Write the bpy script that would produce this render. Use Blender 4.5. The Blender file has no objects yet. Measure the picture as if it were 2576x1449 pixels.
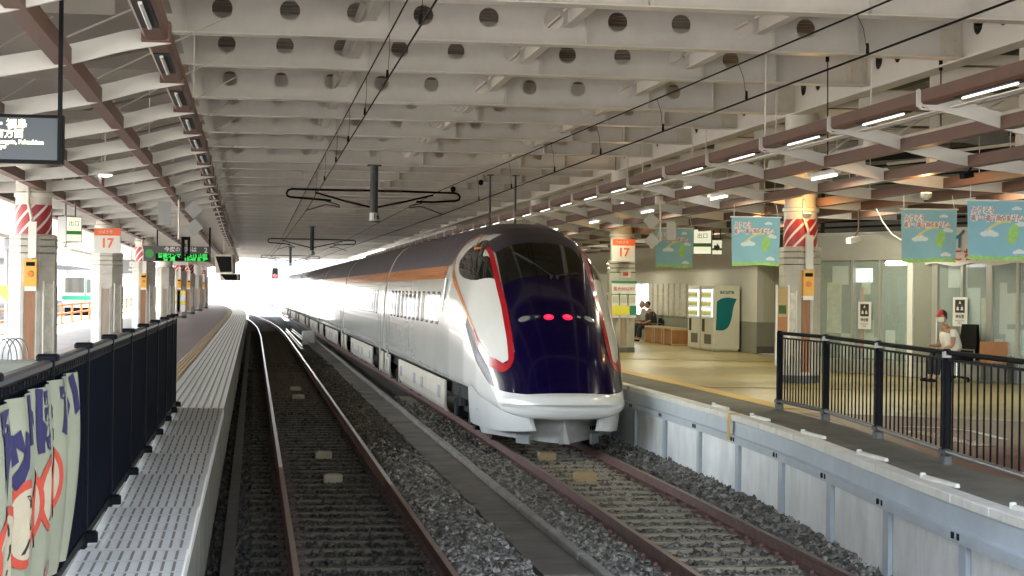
import bpy, bmesh, math, random
from mathutils import Vector, Matrix
import numpy as np
random.seed(7); RNG = np.random.default_rng(7)
SC = bpy.context.scene
COL = SC.collection
PI = math.pi
V = Vector

# ------------------------------------------------------------------ camera, sky, sun, exposure
FPX, IW, IH = 4350.0, 2576.0, 1449.0
CAMZ, YAW, PITCH, ROLL = 2.71, math.radians(8.498), math.radians(0.123), math.radians(0.7)
_fw = V((math.sin(YAW) * math.cos(PITCH), math.cos(YAW) * math.cos(PITCH), math.sin(PITCH)))
_r0 = V((math.cos(YAW), -math.sin(YAW), 0)); _u0 = _r0.cross(_fw)
_rt = math.cos(ROLL) * _r0 + math.sin(ROLL) * _u0
_up = math.cos(ROLL) * _u0 - math.sin(ROLL) * _r0
cam = bpy.data.objects.new('camera', bpy.data.cameras.new('camera')); COL.objects.link(cam)
cam.matrix_world = Matrix(((_rt.x, _up.x, -_fw.x, 0), (_rt.y, _up.y, -_fw.y, 0), (_rt.z, _up.z, -_fw.z, CAMZ), (0, 0, 0, 1)))
cam.data.sensor_width = 36.0; cam.data.lens = 36.0 * FPX / IW
cam.data.clip_start = 0.1; cam.data.clip_end = 4000
SC.camera = cam
SUN_EL, SUN_AZ = math.radians(56), math.radians(-62)      # azimuth from +Y towards +X
W = bpy.data.worlds.new('World'); SC.world = W; W.use_nodes = True
nt = W.node_tree; nt.nodes.clear()
bg = nt.nodes.new('ShaderNodeBackground'); so = nt.nodes.new('ShaderNodeOutputWorld'); sk = nt.nodes.new('ShaderNodeTexSky')
sk.sky_type = 'NISHITA'; sk.sun_disc = False; sk.sun_elevation = SUN_EL; sk.sun_rotation = SUN_AZ
sk.air_density = 1.2; sk.dust_density = 1.0; sk.ozone_density = 1.0
bg.inputs['Strength'].default_value = 0.15
hs = nt.nodes.new('ShaderNodeHueSaturation'); hs.inputs['Saturation'].default_value = 0.55
nt.links.new(sk.outputs[0], hs.inputs['Color']); nt.links.new(hs.outputs[0], bg.inputs[0]); nt.links.new(bg.outputs[0], so.inputs[0])
sl = bpy.data.lights.new('sun', 'SUN'); sl.energy = 4.5; sl.angle = math.radians(0.5); sl.color = (1, 0.95, 0.88)
sun = bpy.data.objects.new('sun', sl); COL.objects.link(sun)
_sd = V((math.sin(SUN_AZ) * math.cos(SUN_EL), math.cos(SUN_AZ) * math.cos(SUN_EL), math.sin(SUN_EL)))
sun.rotation_euler = _sd.to_track_quat('Z', 'Y').to_euler(); sun.location = (-60, 60, 80)
SC.view_settings.view_transform = 'Standard'; SC.view_settings.look = 'None'
SC.view_settings.exposure = 3.55; SC.view_settings.gamma = 1.0
SC.render.engine = 'CYCLES'
cy = SC.cycles
cy.max_bounces = 12; cy.diffuse_bounces = 6; cy.glossy_bounces = 4; cy.transmission_bounces = 6; cy.transparent_max_bounces = 12
cy.caustics_reflective = False; cy.caustics_refractive = False; cy.sample_clamp_indirect = 6.0
cy.use_denoising = True

def ray(u, v):
    d = _rt * ((u - IW / 2) / FPX) + _up * ((IH / 2 - v) / FPX) + _fw
    return d
def at(u, v, x=None, y=None, z=None):
    """A photograph pixel read as a place: the point of its sight line on the plane X=x, Y=y or Z=z."""
    d = ray(u, v)
    t = x / d.x if x is not None else (y / d.y if y is not None else (z - CAMZ) / d.z)
    return V((0, 0, CAMZ)) + d * t

# ------------------------------------------------------------------ materials
def mat(name, col, rough=0.6, metal=0.0, var=0.12, scale=4.0, bump=0.0, bscale=None, coat=0.0, emit=None, estr=0.0, spec=None,
        col2=None, stretch=None, detail=6.0, trans=0.0, alpha=1.0):
    m = bpy.data.materials.new(name); m.use_nodes = True
    n, l = m.node_tree.nodes, m.node_tree.links
    b = n['Principled BSDF']
    b.inputs['Roughness'].default_value = rough; b.inputs['Metallic'].default_value = metal
    b.inputs['Coat Weight'].default_value = coat; b.inputs['Coat Roughness'].default_value = 0.04
    if spec is not None: b.inputs['Specular IOR Level'].default_value = spec
    if trans: b.inputs['Transmission Weight'].default_value = trans
    if alpha < 1: b.inputs['Alpha'].default_value = alpha
    c1 = tuple(col) + (1,)
    if var > 0 or col2:
        tc = n.new('ShaderNodeTexCoord'); mp = n.new('ShaderNodeMapping')
        if stretch: mp.inputs['Scale'].default_value = stretch
        nz = n.new('ShaderNodeTexNoise'); nz.inputs['Scale'].default_value = scale; nz.inputs['Detail'].default_value = detail
        nz.inputs['Roughness'].default_value = 0.62
        mx = n.new('ShaderNodeMix'); mx.data_type = 'RGBA'
        mr = n.new('ShaderNodeMapRange'); mr.inputs[1].default_value = 0.3; mr.inputs[2].default_value = 0.7
        l.new(tc.outputs['Object'], mp.inputs[0]); l.new(mp.outputs[0], nz.inputs[0]); l.new(nz.outputs[0], mr.inputs[0]); l.new(mr.outputs[0], mx.inputs[0])
        lo = tuple(max(0, c * (1 - var)) for c in col) + (1,)
        hi = (tuple(col2) if col2 else tuple(min(1, c * (1 + var)) for c in col)) + (1,)
        mx.inputs[6].default_value = lo; mx.inputs[7].default_value = hi
        l.new(mx.outputs[2], b.inputs['Base Color'])
        rr = n.new('ShaderNodeMapRange'); rr.inputs[3].default_value = max(0.02, rough * 0.85); rr.inputs[4].default_value = min(1, rough * 1.15)
        l.new(nz.outputs[0], rr.inputs[0]); l.new(rr.outputs[0], b.inputs['Roughness'])
        if bump > 0:
            n2 = n.new('ShaderNodeTexNoise'); n2.inputs['Scale'].default_value = bscale or scale * 6; n2.inputs['Detail'].default_value = 4
            bp = n.new('ShaderNodeBump'); bp.inputs['Strength'].default_value = bump; bp.inputs['Distance'].default_value = 0.02
            l.new(tc.outputs['Object'], n2.inputs[0]); l.new(n2.outputs[0], bp.inputs['Height']); l.new(bp.outputs[0], b.inputs['Normal'])
    else:
        b.inputs['Base Color'].default_value = c1
    if emit:
        b.inputs['Emission Color'].default_value = tuple(emit) + (1,); b.inputs['Emission Strength'].default_value = estr
    return m

MT = {}
def mk(name, *a, **k): MT[name] = mat(name, *a, **k)
mk('beam_flange_highlight', (0.72, 0.68, 0.62), 0.34, var=0.05, scale=1.2)  # lighter and glossier than the web: outside reflection put into the colour
mk('beam_paint', (0.63, 0.61, 0.57), 0.42, var=0.12, scale=0.9)
mk('deck_metal', (0.22, 0.195, 0.17), 0.5, var=0.15, scale=0.7)
mk('girder_paint', (0.66, 0.62, 0.56), 0.45, var=0.06, scale=1.0)
mk('fin_paint', (0.56, 0.55, 0.52), 0.5, var=0.08, scale=1.5)
mk('soffit_brown', (0.115, 0.055, 0.036), 0.55, var=0.2, scale=2.0)
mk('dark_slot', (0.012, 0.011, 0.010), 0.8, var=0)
mk('concrete_col', (0.46, 0.445, 0.40), 0.75, var=0.14, scale=3.0, bump=0.25)
mk('concrete', (0.30, 0.285, 0.255), 0.85, var=0.22, scale=2.5, bump=0.4)
mk('concrete_wall', (0.68, 0.68, 0.66), 0.8, var=0.10, scale=1.6, bump=0.2, bscale=10)
mk('concrete_dark', (0.075, 0.066, 0.055), 0.9, var=0.35, scale=3.0, bump=0.5)
mk('shaft_paint', (0.60, 0.58, 0.52), 0.4, var=0.06)
mk('wall_panel', (0.84, 0.85, 0.84), 0.8, var=0.16, scale=2.2, bump=0.25, bscale=12, stretch=(1, 1, .45))
mk('concrete_face', (0.19, 0.18, 0.155), 0.9, var=0.35, scale=2.0, bump=0.5, stretch=(1, 1, .4))
mk('walk_concrete', (0.165, 0.15, 0.128), 0.9, var=0.35, scale=1.4, bump=0.4)
mk('kerb_concrete', (0.36, 0.345, 0.305), 0.85, var=0.25, scale=3.0, bump=0.3)
mk('steel_blue', (0.50, 0.555, 0.60), 0.36, var=0.10, scale=2.0)
mk('tile_white', (0.66, 0.645, 0.60), 0.32, var=0.10, scale=3.0, bump=0.05)
mk('tile_groove', (0.20, 0.185, 0.155), 0.7, var=0.2)
mk('coping', (0.68, 0.66, 0.60), 0.45, var=0.12, scale=5.0)
mk('asphalt', (0.17, 0.155, 0.12), 0.8, var=0.25, scale=2.2, bump=0.3, bscale=60)
mk('platform_floor', (0.38, 0.305, 0.145), 0.32, var=0.14, scale=0.8)
mk('platform_pink', (0.20, 0.155, 0.14), 0.55, var=0.14, scale=1.2)
mk('red_floor', (0.16, 0.055, 0.04), 0.5, var=0.2, scale=1.5)
mk('tactile_yellow', (0.58, 0.35, 0.045), 0.55, var=0.12, scale=4)
mk('tactile_tan', (0.50, 0.37, 0.22), 0.6, var=0.12, scale=4)
mk('rust', (0.17, 0.092, 0.075), 0.72, var=0.32, scale=9.0, bump=0.2)
mk('rust_dark', (0.05, 0.03, 0.024), 0.8, var=0.4, scale=9.0)
mk('rail_top', (0.62, 0.63, 0.66), 0.16, metal=1.0, var=0.08)
mk('rail_top_brown', (0.34, 0.24, 0.20), 0.42, metal=0.5, var=0.2)
mk('stone_a', (0.27, 0.262, 0.245), 0.85, var=0.45, scale=14.0, detail=2)
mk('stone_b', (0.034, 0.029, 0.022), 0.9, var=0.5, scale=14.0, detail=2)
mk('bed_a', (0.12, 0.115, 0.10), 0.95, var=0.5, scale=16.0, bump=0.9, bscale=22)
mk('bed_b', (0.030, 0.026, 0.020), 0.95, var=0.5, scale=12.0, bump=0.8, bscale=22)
mk('ground', (0.30, 0.285, 0.26), 0.95, var=0.2, scale=0.6, bump=0.3, bscale=15)
mk('sleeper_pc', (0.36, 0.32, 0.23), 0.85, var=0.25, scale=5.0)
mk('sleeper_old', (0.085, 0.072, 0.048), 0.9, var=0.35, scale=6.0)
mk('block_dull', (0.22, 0.18, 0.12), 0.8, var=0.2)
mk('wood_yellow', (0.42, 0.30, 0.15), 0.7, var=0.15, scale=8.0, stretch=(1, 8, 8))
mk('fence_black', (0.0035, 0.004, 0.006), 0.5, var=0.2, scale=3, spec=0.06)
mk('fence_panel', (0.0028, 0.004, 0.0085), 0.6, var=0.25, scale=1.2, spec=0.03)
mk('fence_cap', (0.06, 0.06, 0.065), 0.32, metal=0.5, var=0.15)
mk('galv', (0.50, 0.50, 0.50), 0.30, metal=0.85, var=0.1)
mk('white_paint', (0.74, 0.73, 0.70), 0.35, var=0.05)
mk('train_white', (0.76, 0.76, 0.745), 0.16, var=0.02, scale=1.0, coat=0.6)
mk('train_purple', (0.0035, 0.0014, 0.027), 0.18, var=0.06, scale=1.0, coat=0.35, spec=0.35)
mk('train_roof', (0.052, 0.042, 0.062), 0.38, var=0.16, scale=1.6, coat=0.15)
mk('train_red', (0.42, 0.012, 0.02), 0.2, var=0.04, coat=0.5)
mk('train_orange', (0.72, 0.25, 0.06), 0.2, var=0.05, coat=0.5)
mk('train_skirt', (0.52, 0.47, 0.39), 0.4, var=0.14, scale=2.0)
mk('train_chin', (0.66, 0.655, 0.63), 0.25, var=0.06, scale=2.0, coat=0.3)
mk('plow_grey', (0.42, 0.41, 0.385), 0.5, var=0.25, scale=3.0)
mk('seam', (0.05, 0.05, 0.055), 0.5, var=0)
mk('rubber', (0.006, 0.006, 0.007), 0.7, var=0.2, spec=0.2)
mk('glass_dark', (0.012, 0.013, 0.011), 0.06, var=0, coat=0.8, spec=0.8)
mk('glass_window', (0.012, 0.018, 0.026), 0.05, var=0, coat=0.6)
mk('wiper', (0.03, 0.03, 0.032), 0.6, var=0, spec=0.15)
mk('lamp_lens', (0.55, 0.56, 0.56), 0.12, metal=0.6, var=0.1, scale=20, coat=0.8)
mk('lamp_housing', (0.02, 0.02, 0.03), 0.25, var=0)
mk('tail_red', (0.6, 0.01, 0.03), 0.3, var=0, emit=(1.0, 0.012, 0.06), estr=0.14)
mk('tail_core', (0.6, 0.05, 0.08), 0.3, var=0, emit=(1.0, 0.02, 0.055), estr=0.30)
mk('wire', (0.004, 0.0035, 0.003), 0.8, var=0, spec=0.1)
mk('post_grey', (0.055, 0.06, 0.06), 0.5, var=0.12)
mk('insulator', (0.035, 0.018, 0.014), 0.3, var=0.1)
mk('tube_lit', (0.9, 0.9, 0.88), 0.4, var=0, emit=(1.0, 0.97, 0.93), estr=0.26)
mk('tube_dim', (0.55, 0.55, 0.54), 0.3, var=0)
mk('lamp_lit', (0.9, 0.9, 0.9), 0.4, var=0, emit=(1.0, 1.0, 0.95), estr=2.0)
mk('lamp_warm', (0.9, 0.6, 0.3), 0.4, var=0, emit=(1.0, 0.55, 0.16), estr=0.9)
mk('sign_white', (0.66, 0.66, 0.64), 0.4, var=0.03)
mk('sign_orange', (0.75, 0.14, 0.045), 0.4, var=0.03)
mk('sign_lit', (0.85, 0.85, 0.70), 0.4, var=0.02, emit=(1.0, 1.0, 0.72), estr=0.055)
mk('sign_green', (0.05, 0.30, 0.06), 0.4, var=0.03)
mk('screen_dark', (0.012, 0.016, 0.02), 0.3, var=0, emit=(0.10, 0.135, 0.175), estr=0.032)
mk('screen_text', (0.8, 0.8, 0.5), 0.5, var=0, emit=(0.95, 0.92, 0.62), estr=0.13)
mk('led_green', (0.03, 0.5, 0.08), 0.5, var=0, emit=(0.05, 0.85, 0.12), estr=0.055)
mk('board_grey', (0.075, 0.08, 0.085), 0.4, var=0.03)
mk('board_black', (0.003, 0.003, 0.0035), 0.6, var=0, spec=0.15)
mk('text_white', (0.7, 0.7, 0.7), 0.5, var=0)
mk('text_black', (0.02, 0.02, 0.02), 0.5, var=0)
mk('stripe_red', (0.36, 0.022, 0.035), 0.4, var=0.08, scale=3)
mk('stripe_pale', (0.72, 0.66, 0.62), 0.4, var=0.05)
mk('box_yellow', (0.72, 0.38, 0.05), 0.4, var=0.05)
mk('box_orange', (0.65, 0.18, 0.03), 0.4, var=0)
mk('wood_brown', (0.27, 0.125, 0.06), 0.55, var=0.25, scale=3.0, stretch=(6, 6, 0.6))
mk('wood_grey', (0.30, 0.24, 0.18), 0.6, var=0.25, scale=3.0, stretch=(6, 6, 0.6))
mk('poster', (0.62, 0.60, 0.52), 0.3, var=0.25, scale=9.0)
mk('poster_yellow', (0.75, 0.68, 0.06), 0.4, var=0.05)
mk('poster_green', (0.03, 0.22, 0.11), 0.4, var=0.05)
mk('flag_blue', (0.23, 0.46, 0.55), 0.7, var=0.08, scale=1.5)
mk('flag_grass', (0.30, 0.55, 0.16), 0.7, var=0.2, scale=14)
mk('flag_cloud', (0.62, 0.70, 0.72), 0.7, var=0.04)
mk('flag_rainbow', (0.62, 0.60, 0.25), 0.7, var=0.1)
mk('flag_text', (0.50, 0.17, 0.15), 0.7, var=0)
mk('flag_outline', (0.80, 0.76, 0.72), 0.7, var=0)
mk('banner_cloth', (0.19, 0.195, 0.135), 0.8, var=0.12, scale=2.5)
mk('banner_navy', (0.012, 0.010, 0.055), 0.8, var=0.1)
mk('banner_red', (0.34, 0.04, 0.02), 0.8, var=0.1)
mk('banner_cream', (0.34, 0.29, 0.20), 0.8, var=0.1)
mk('banner_pink', (0.36, 0.13, 0.13), 0.8, var=0.1)
mk('cloth_white', (0.60, 0.58, 0.53), 0.8, var=0.06)
mk('text_teal', (0.03, 0.16, 0.22), 0.7, var=0)
mk('text_red', (0.50, 0.06, 0.05), 0.7, var=0)
mk('wall_cream', (0.52, 0.51, 0.44), 0.55, var=0.05, scale=0.8)
mk('wall_white', (0.58, 0.57, 0.55), 0.6, var=0.05, scale=0.6)
mk('wall_grey', (0.24, 0.25, 0.22), 0.6, var=0.05)
mk('wall_grey_dark', (0.11, 0.115, 0.105), 0.6, var=0.1)
mk('room_frame', (0.40, 0.40, 0.37), 0.35, metal=0.3, var=0.05)
mk('room_glass', (0.55, 0.66, 0.63), 0.06, var=0, alpha=0.30)
mk('room_back', (0.20, 0.27, 0.26), 0.7, var=0.2, scale=0.8)
mk('louver', (0.19, 0.19, 0.15), 0.6, var=0.1)
mk('vend_white', (0.66, 0.65, 0.57), 0.35, var=0.04)
mk('vend_teal', (0.0, 0.155, 0.19), 0.35, var=0.03)
mk('vend_lit', (0.8, 0.85, 0.85), 0.3, var=0.3, scale=12, emit=(0.85, 0.95, 1.0), estr=0.14)
mk('window_lit', (0.9, 0.95, 1.0), 0.3, var=0, emit=(0.85, 0.95, 1.0), estr=0.33)
mk('skin', (0.38, 0.22, 0.15), 0.55, var=0.06)
mk('hair', (0.02, 0.016, 0.014), 0.5, var=0.2)
mk('hair_grey', (0.22, 0.21, 0.20), 0.6, var=0.2)
mk('shirt_white', (0.72, 0.70, 0.65), 0.8, var=0.05)
mk('shirt_dark', (0.05, 0.05, 0.055), 0.8, var=0.15)
mk('shirt_grey', (0.30, 0.30, 0.30), 0.8, var=0.1)
mk('trouser_dark', (0.02, 0.022, 0.035), 0.8, var=0.15)
mk('trouser_grey', (0.33, 0.32, 0.28), 0.8, var=0.1)
mk('cap_red', (0.45, 0.02, 0.03), 0.7, var=0.1)
mk('cap_black', (0.015, 0.015, 0.018), 0.7, var=0.1)
mk('mask_white', (0.72, 0.72, 0.70), 0.8, var=0)
mk('chair_black', (0.004, 0.004, 0.005), 0.7, var=0.2, spec=0.2)
mk('chrome', (0.6, 0.6, 0.6), 0.2, metal=1, var=0)
mk('crate_orange', (0.34, 0.15, 0.06), 0.6, var=0.2, scale=4)
mk('crate_edge', (0.52, 0.42, 0.26), 0.6, var=0.1)
mk('gate_grey', (0.22, 0.24, 0.24), 0.3, var=0.05)
mk('local_silver', (0.55, 0.56, 0.56), 0.3, var=0.03)
mk('local_green', (0.02, 0.30, 0.16), 0.35, var=0.03)
mk('orange_net', (0.6, 0.2, 0.06), 0.6, var=0.05)
mk('foliage', (0.06, 0.10, 0.035), 0.8, var=0.4, scale=3)
mk('far_wall', (0.55, 0.54, 0.52), 0.7, var=0.05)
mk('far_grey', (0.25, 0.26, 0.28), 0.6, var=0.1)
mk('signal_red', (0.5, 0.02, 0.02), 0.4, var=0, emit=(1, 0.05, 0.06), estr=0.2)
mk('duct_box', (0.60, 0.56, 0.48), 0.5, var=0.1)

def per_stone(m, lo, hi):
    n, l = m.node_tree.nodes, m.node_tree.links
    g = n.new('ShaderNodeNewGeometry'); r = n.new('ShaderNodeValToRGB'); b = n['Principled BSDF']
    r.color_ramp.elements[0].color = tuple(lo) + (1,); r.color_ramp.elements[1].color = tuple(hi) + (1,)
    e = r.color_ramp.elements.new(.6); e.color = tuple((a * .55 + c * .45) for a, c in zip(lo, hi)) + (1,)
    l.new(g.outputs['Random Per Island'], r.inputs[0]); l.new(r.outputs[0], b.inputs['Base Color'])
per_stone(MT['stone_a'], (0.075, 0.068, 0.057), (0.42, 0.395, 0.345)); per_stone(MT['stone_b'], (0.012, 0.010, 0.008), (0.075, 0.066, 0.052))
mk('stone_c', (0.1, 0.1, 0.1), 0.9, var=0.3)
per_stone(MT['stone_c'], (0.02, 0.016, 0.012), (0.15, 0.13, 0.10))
mk('plate_grey', (0.30, 0.31, 0.31), 0.4, var=0.05)
# ------------------------------------------------------------------ mesh builder and tagging
class MB:
    def __init__(s): s.v = []; s.f = []; s.mi = []
    def add(s, vs, fs, mi=0):
        k = len(s.v); s.v += [tuple(p) for p in vs]; s.f += [tuple(i + k for i in f) for f in fs]; s.mi += [mi] * len(fs); return s
    def box(s, x0, x1, y0, y1, z0, z1, mi=0):
        return s.add([(x0, y0, z0), (x1, y0, z0), (x1, y1, z0), (x0, y1, z0), (x0, y0, z1), (x1, y0, z1), (x1, y1, z1), (x0, y1, z1)],
                     [(0, 3, 2, 1), (4, 5, 6, 7), (0, 1, 5, 4), (1, 2, 6, 5), (2, 3, 7, 6), (3, 0, 4, 7)], mi)
    def cbox(s, x0, x1, y0, y1, z0, z1, b=0.01, mi=0):
        """box with chamfered vertical and top edges"""
        b = min(b, (x1 - x0) / 2.1, (y1 - y0) / 2.1, (z1 - z0) / 2.1)
        def ring(i, z): return [(x0 + i, y0, z), (x1 - i, y0, z), (x1, y0 + i, z), (x1, y1 - i, z), (x1 - i, y1, z), (x0 + i, y1, z), (x0, y1 - i, z), (x0, y0 + i, z)]
        def ring2(z): return [(x0 + b, y0 + b, z), (x1 - b, y0 + b, z), (x1 - b, y0 + b, z), (x1 - b, y1 - b, z), (x1 - b, y1 - b, z), (x0 + b, y1 - b, z), (x0 + b, y1 - b, z), (x0 + b, y0 + b, z)]
        vs = ring(b, z0) + ring(b, z1 - b)
        top = [(x0 + b, y0 + b, z1), (x1 - b, y0 + b, z1), (x1 - b, y1 - b, z1), (x0 + b, y1 - b, z1)]
        vs += top; fs = [tuple(range(7, -1, -1))]
        for i in range(8): fs.append((i, (i + 1) % 8, 8 + (i + 1) % 8, 8 + i))
        fs += [(8, 9, 17, 16), (9, 10, 17), (10, 11, 18, 17), (11, 12, 18), (12, 13, 19, 18), (13, 14, 19), (14, 15, 16, 19), (15, 8, 16), (16, 17, 18, 19)]
        return s.add(vs, fs, mi)
    def fbox(s, fr, a0, a1, b0, b1, c0, c1, mi=0):
        P = lambda a, b, c: fr[0] + fr[1] * a + fr[2] * b + fr[3] * c
        return s.add([P(a0, b0, c0), P(a1, b0, c0), P(a1, b1, c0), P(a0, b1, c0), P(a0, b0, c1), P(a1, b0, c1), P(a1, b1, c1), P(a0, b1, c1)],
                     [(0, 3, 2, 1), (4, 5, 6, 7), (0, 1, 5, 4), (1, 2, 6, 5), (2, 3, 7, 6), (3, 0, 4, 7)], mi)
    def fpoly(s, fr, pts, c0, c1, mi=0):
        """prism of a flat outline (a,b) in a frame, from depth c0 to c1"""
        n = len(pts); vs = [fr[0] + fr[1] * a + fr[2] * b + fr[3] * c for c in (c0, c1) for a, b in pts]
        fs = [tuple(range(n - 1, -1, -1)), tuple(range(n, 2 * n))] + [(i, (i + 1) % n, n + (i + 1) % n, n + i) for i in range(n)]
        return s.add(vs, fs, mi)
    def tube(s, pts, r, n=6, mi=0, cap=True):
        pts = [V(p) for p in pts]; rs = r if isinstance(r, (list, tuple)) else [r] * len(pts)
        rings = []; a = None
        for i, p in enumerate(pts):
            t = (pts[min(i + 1, len(pts) - 1)] - pts[max(i - 1, 0)])
            if t.length < 1e-9: t = V((0, 0, 1))
            t.normalize()
            if a is None:
                a = t.cross(V((0, 0, 1)) if abs(t.z) < 0.9 else V((1, 0, 0))).normalized()
            else:
                a = (a - t * a.dot(t)).normalized()
            b = t.cross(a)
            rings.append([p + (a * math.cos(2 * PI * k / n) + b * math.sin(2 * PI * k / n)) * rs[i] for k in range(n)])
        vs = [q for rr in rings for q in rr]; fs = []
        for i in range(len(pts) - 1):
            for k in range(n): fs.append((i * n + k, i * n + (k + 1) % n, (i + 1) * n + (k + 1) % n, (i + 1) * n + k))
        if cap: fs += [tuple(range(n - 1, -1, -1)), tuple((len(pts) - 1) * n + k for k in range(n))]
        return s.add(vs, fs, mi)
    def lathe(s, c, prof, n=16, mi=0, ax='z'):
        """prof: (radius, height) pairs round an axis through c"""
        c = V(c); vs = []
        for r, h in prof:
            for k in range(n):
                x, y = r * math.cos(2 * PI * k / n), r * math.sin(2 * PI * k / n)
                vs.append(c + (V((x, y, h)) if ax == 'z' else V((h, x, y)) if ax == 'x' else V((y, h, x))))
        fs = []
        for i in range(len(prof) - 1):
            for k in range(n): fs.append((i * n + k, i * n + (k + 1) % n, (i + 1) * n + (k + 1) % n, (i + 1) * n + k))
        fs += [tuple(range(n - 1, -1, -1)), tuple((len(prof) - 1) * n + k for k in range(n))]
        return s.add(vs, fs, mi)
    def sweep(s, path, prof, mi=0, cap=True):
        """profile (across, up) swept along a path in plan"""
        path = [V(p) for p in path]; n = len(prof); vs = []
        for i, p in enumerate(path):
            t = path[min(i + 1, len(path) - 1)] - path[max(i - 1, 0)]; t.z = 0; t.normalize(); a = V((t.y, -t.x, 0))
            vs += [p + a * x + V((0, 0, z)) for x, z in prof]
        fs = []
        for i in range(len(path) - 1):
            for k in range(n): fs.append((i * n + k, i * n + (k + 1) % n, (i + 1) * n + (k + 1) % n, (i + 1) * n + k))
        if cap: fs += [tuple(range(n)), tuple((len(path) - 1) * n + k for k in range(n - 1, -1, -1))]
        return s.add(vs, fs, mi)
    def grid(s, rows, mi=0, closed=False):
        m = len(rows[0]); vs = [p for r in rows for p in r]; fs = []
        for i in range(len(rows) - 1):
            for k in range(m if closed else m - 1):
                fs.append((i * m + k, i * m + (k + 1) % m, (i + 1) * m + (k + 1) % m, (i + 1) * m + k))
        return s.add(vs, fs, mi)
    def build(s, name, mats, parent=None, smooth=False, world=True, fix=False, angle=None):
        me = bpy.data.meshes.new(name)
        vs = s.v
        if parent is not None and world:
            inv = PM[parent.name].inverted(); vs = [inv @ V(p) for p in vs]
        me.from_pydata([tuple(p) for p in vs], [], s.f)
        for m in (mats if isinstance(mats, (list, tuple)) else [mats]): me.materials.append(MT[m])
        me.polygons.foreach_set('material_index', s.mi)
        if smooth: me.polygons.foreach_set('use_smooth', [True] * len(s.f))
        me.validate(); me.update()
        if fix:
            bm = bmesh.new(); bm.from_mesh(me); bmesh.ops.recalc_face_normals(bm, faces=bm.faces); bm.to_mesh(me); bm.free()
        if smooth and angle: me.set_sharp_from_angle(angle=angle)
        o = bpy.data.objects.new(name, me); COL.objects.link(o)
        if parent is not None:
            o.parent = parent; PM[o.name] = PM[parent.name].copy()
        else: PM[o.name] = Matrix.Identity(4)
        return o

PM = {}                                                     # world matrix of every parent
def tag(o, label=None, cat=None, group=None, kind=None):
    if label: o['label'] = label
    if cat: o['category'] = cat
    if group: o['group'] = group
    if kind: o['kind'] = kind
    return o
def thing(name, label, cat, loc=(0, 0, 0), rz=0.0, group=None):
    o = bpy.data.objects.new(name, None); COL.objects.link(o); o.empty_display_size = 0.2
    o.location = loc; o.rotation_euler = (0, 0, rz)
    PM[o.name] = Matrix.Translation(V(loc)) @ Matrix.Rotation(rz, 4, 'Z')
    return tag(o, label, cat, group)
def solo(mb, name, mats, label, cat, group=None, **k):
    return tag(mb.build(name, mats, **k), label, cat, group)
def struct(mb, name, mats, **k): return tag(mb.build(name, mats, **k), kind='structure')
def kids(o): return [c for c in bpy.data.objects if c.parent == o]
def dup(root, loc, rz=None, label=None, group=None):
    def cp(o, par):
        c = o.copy(); COL.objects.link(c)
        if par is not None: c.parent = par
        for ch in list(o.children): cp(ch, c)
        return c
    r = cp(root, None); r.location = loc
    if rz is not None: r.rotation_euler = (0, 0, rz)
    PM[r.name] = Matrix.Translation(V(loc)) @ Matrix.Rotation(r.rotation_euler[2], 4, 'Z')
    if label: r['label'] = label
    if group: r['group'] = group
    return r
ORD = ['nearest', 'second', 'third', 'fourth', 'fifth', 'sixth', 'seventh', 'eighth', 'ninth', 'tenth', 'eleventh', 'twelfth', 'thirteenth', 'fourteenth', 'fifteenth',
       'sixteenth', 'seventeenth', 'eighteenth', 'nineteenth', 'twentieth']
def nth(i):
    if i == 0: return 'nearest'
    if i < 20: return ORD[i]
    t = ['', '', 'twenty', 'thirty', 'forty', 'fifty', 'sixty', 'seventy', 'eighty', 'ninety'][(i + 1) % 100 // 10] if (i + 1) % 100 >= 20 else ''
    h = 'one hundred ' if i + 1 >= 100 else ''
    r = (i + 1) % 100
    f = ['', 'first'] + ORD[1:19]
    tens = {10: 'tenth'}
    if r == 0: return 'one hundredth'
    if r < 20: return h + 'and ' * bool(h) + (f[r] if r < len(f) else str(r) + 'th')
    if r % 10 == 0: return h + t[:-1] + 'ieth'
    return h + t + '-' + f[r % 10]
def frame(o, right, up):
    r = V(right).normalized(); u = V(up); u = (u - r * u.dot(r)).normalized(); return (V(o), r, u, r.cross(u))
def face_frame(c, yaw):
    """upright frame centred at c whose normal points along heading yaw (0 = towards -Y)"""
    nrm = V((math.sin(yaw), -math.cos(yaw), 0)); r = V((math.cos(yaw), math.sin(yaw), 0)); return (V(c), r, V((0, 0, 1)), nrm)
_txt = {}
def text_mb(mb, fr, body, size, a=0, b=0, c=0.002, mi=0, align='CENTER', bold=0.0, width=None):
    """lettering laid on a frame as flat raised glyphs; width squeezes the line to that length"""
    key = (body, align, round(bold / size, 3))
    if key not in _txt:
        cu = bpy.data.curves.new('lettering', 'FONT'); cu.body = body; cu.size = 1.0; cu.align_x = align; cu.align_y = 'CENTER'; cu.resolution_u = 2
        cu.offset = bold / size
        ob = bpy.data.objects.new('lettering', cu); COL.objects.link(ob)
        me = ob.to_mesh(); _txt[key] = ([tuple(v.co) for v in me.vertices], [tuple(p.vertices) for p in me.polygons])
        ob.to_mesh_clear(); bpy.data.objects.remove(ob); bpy.data.curves.remove(cu)
    vs, fs = _txt[key]
    if not vs: return mb
    sx = size
    if width:
        w = max(v[0] for v in vs) - min(v[0] for v in vs); sx = width / w
    return mb.add([fr[0] + fr[1] * (a + v[0] * sx) + fr[2] * (b + v[1] * size) + fr[3] * c for v in vs], fs, mi)

ZP = 1.06                                                    # platform level, rail tops at 0
BAY, COL0 = 15.8, 31.8                                       # column bay along the tracks, first column
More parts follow.
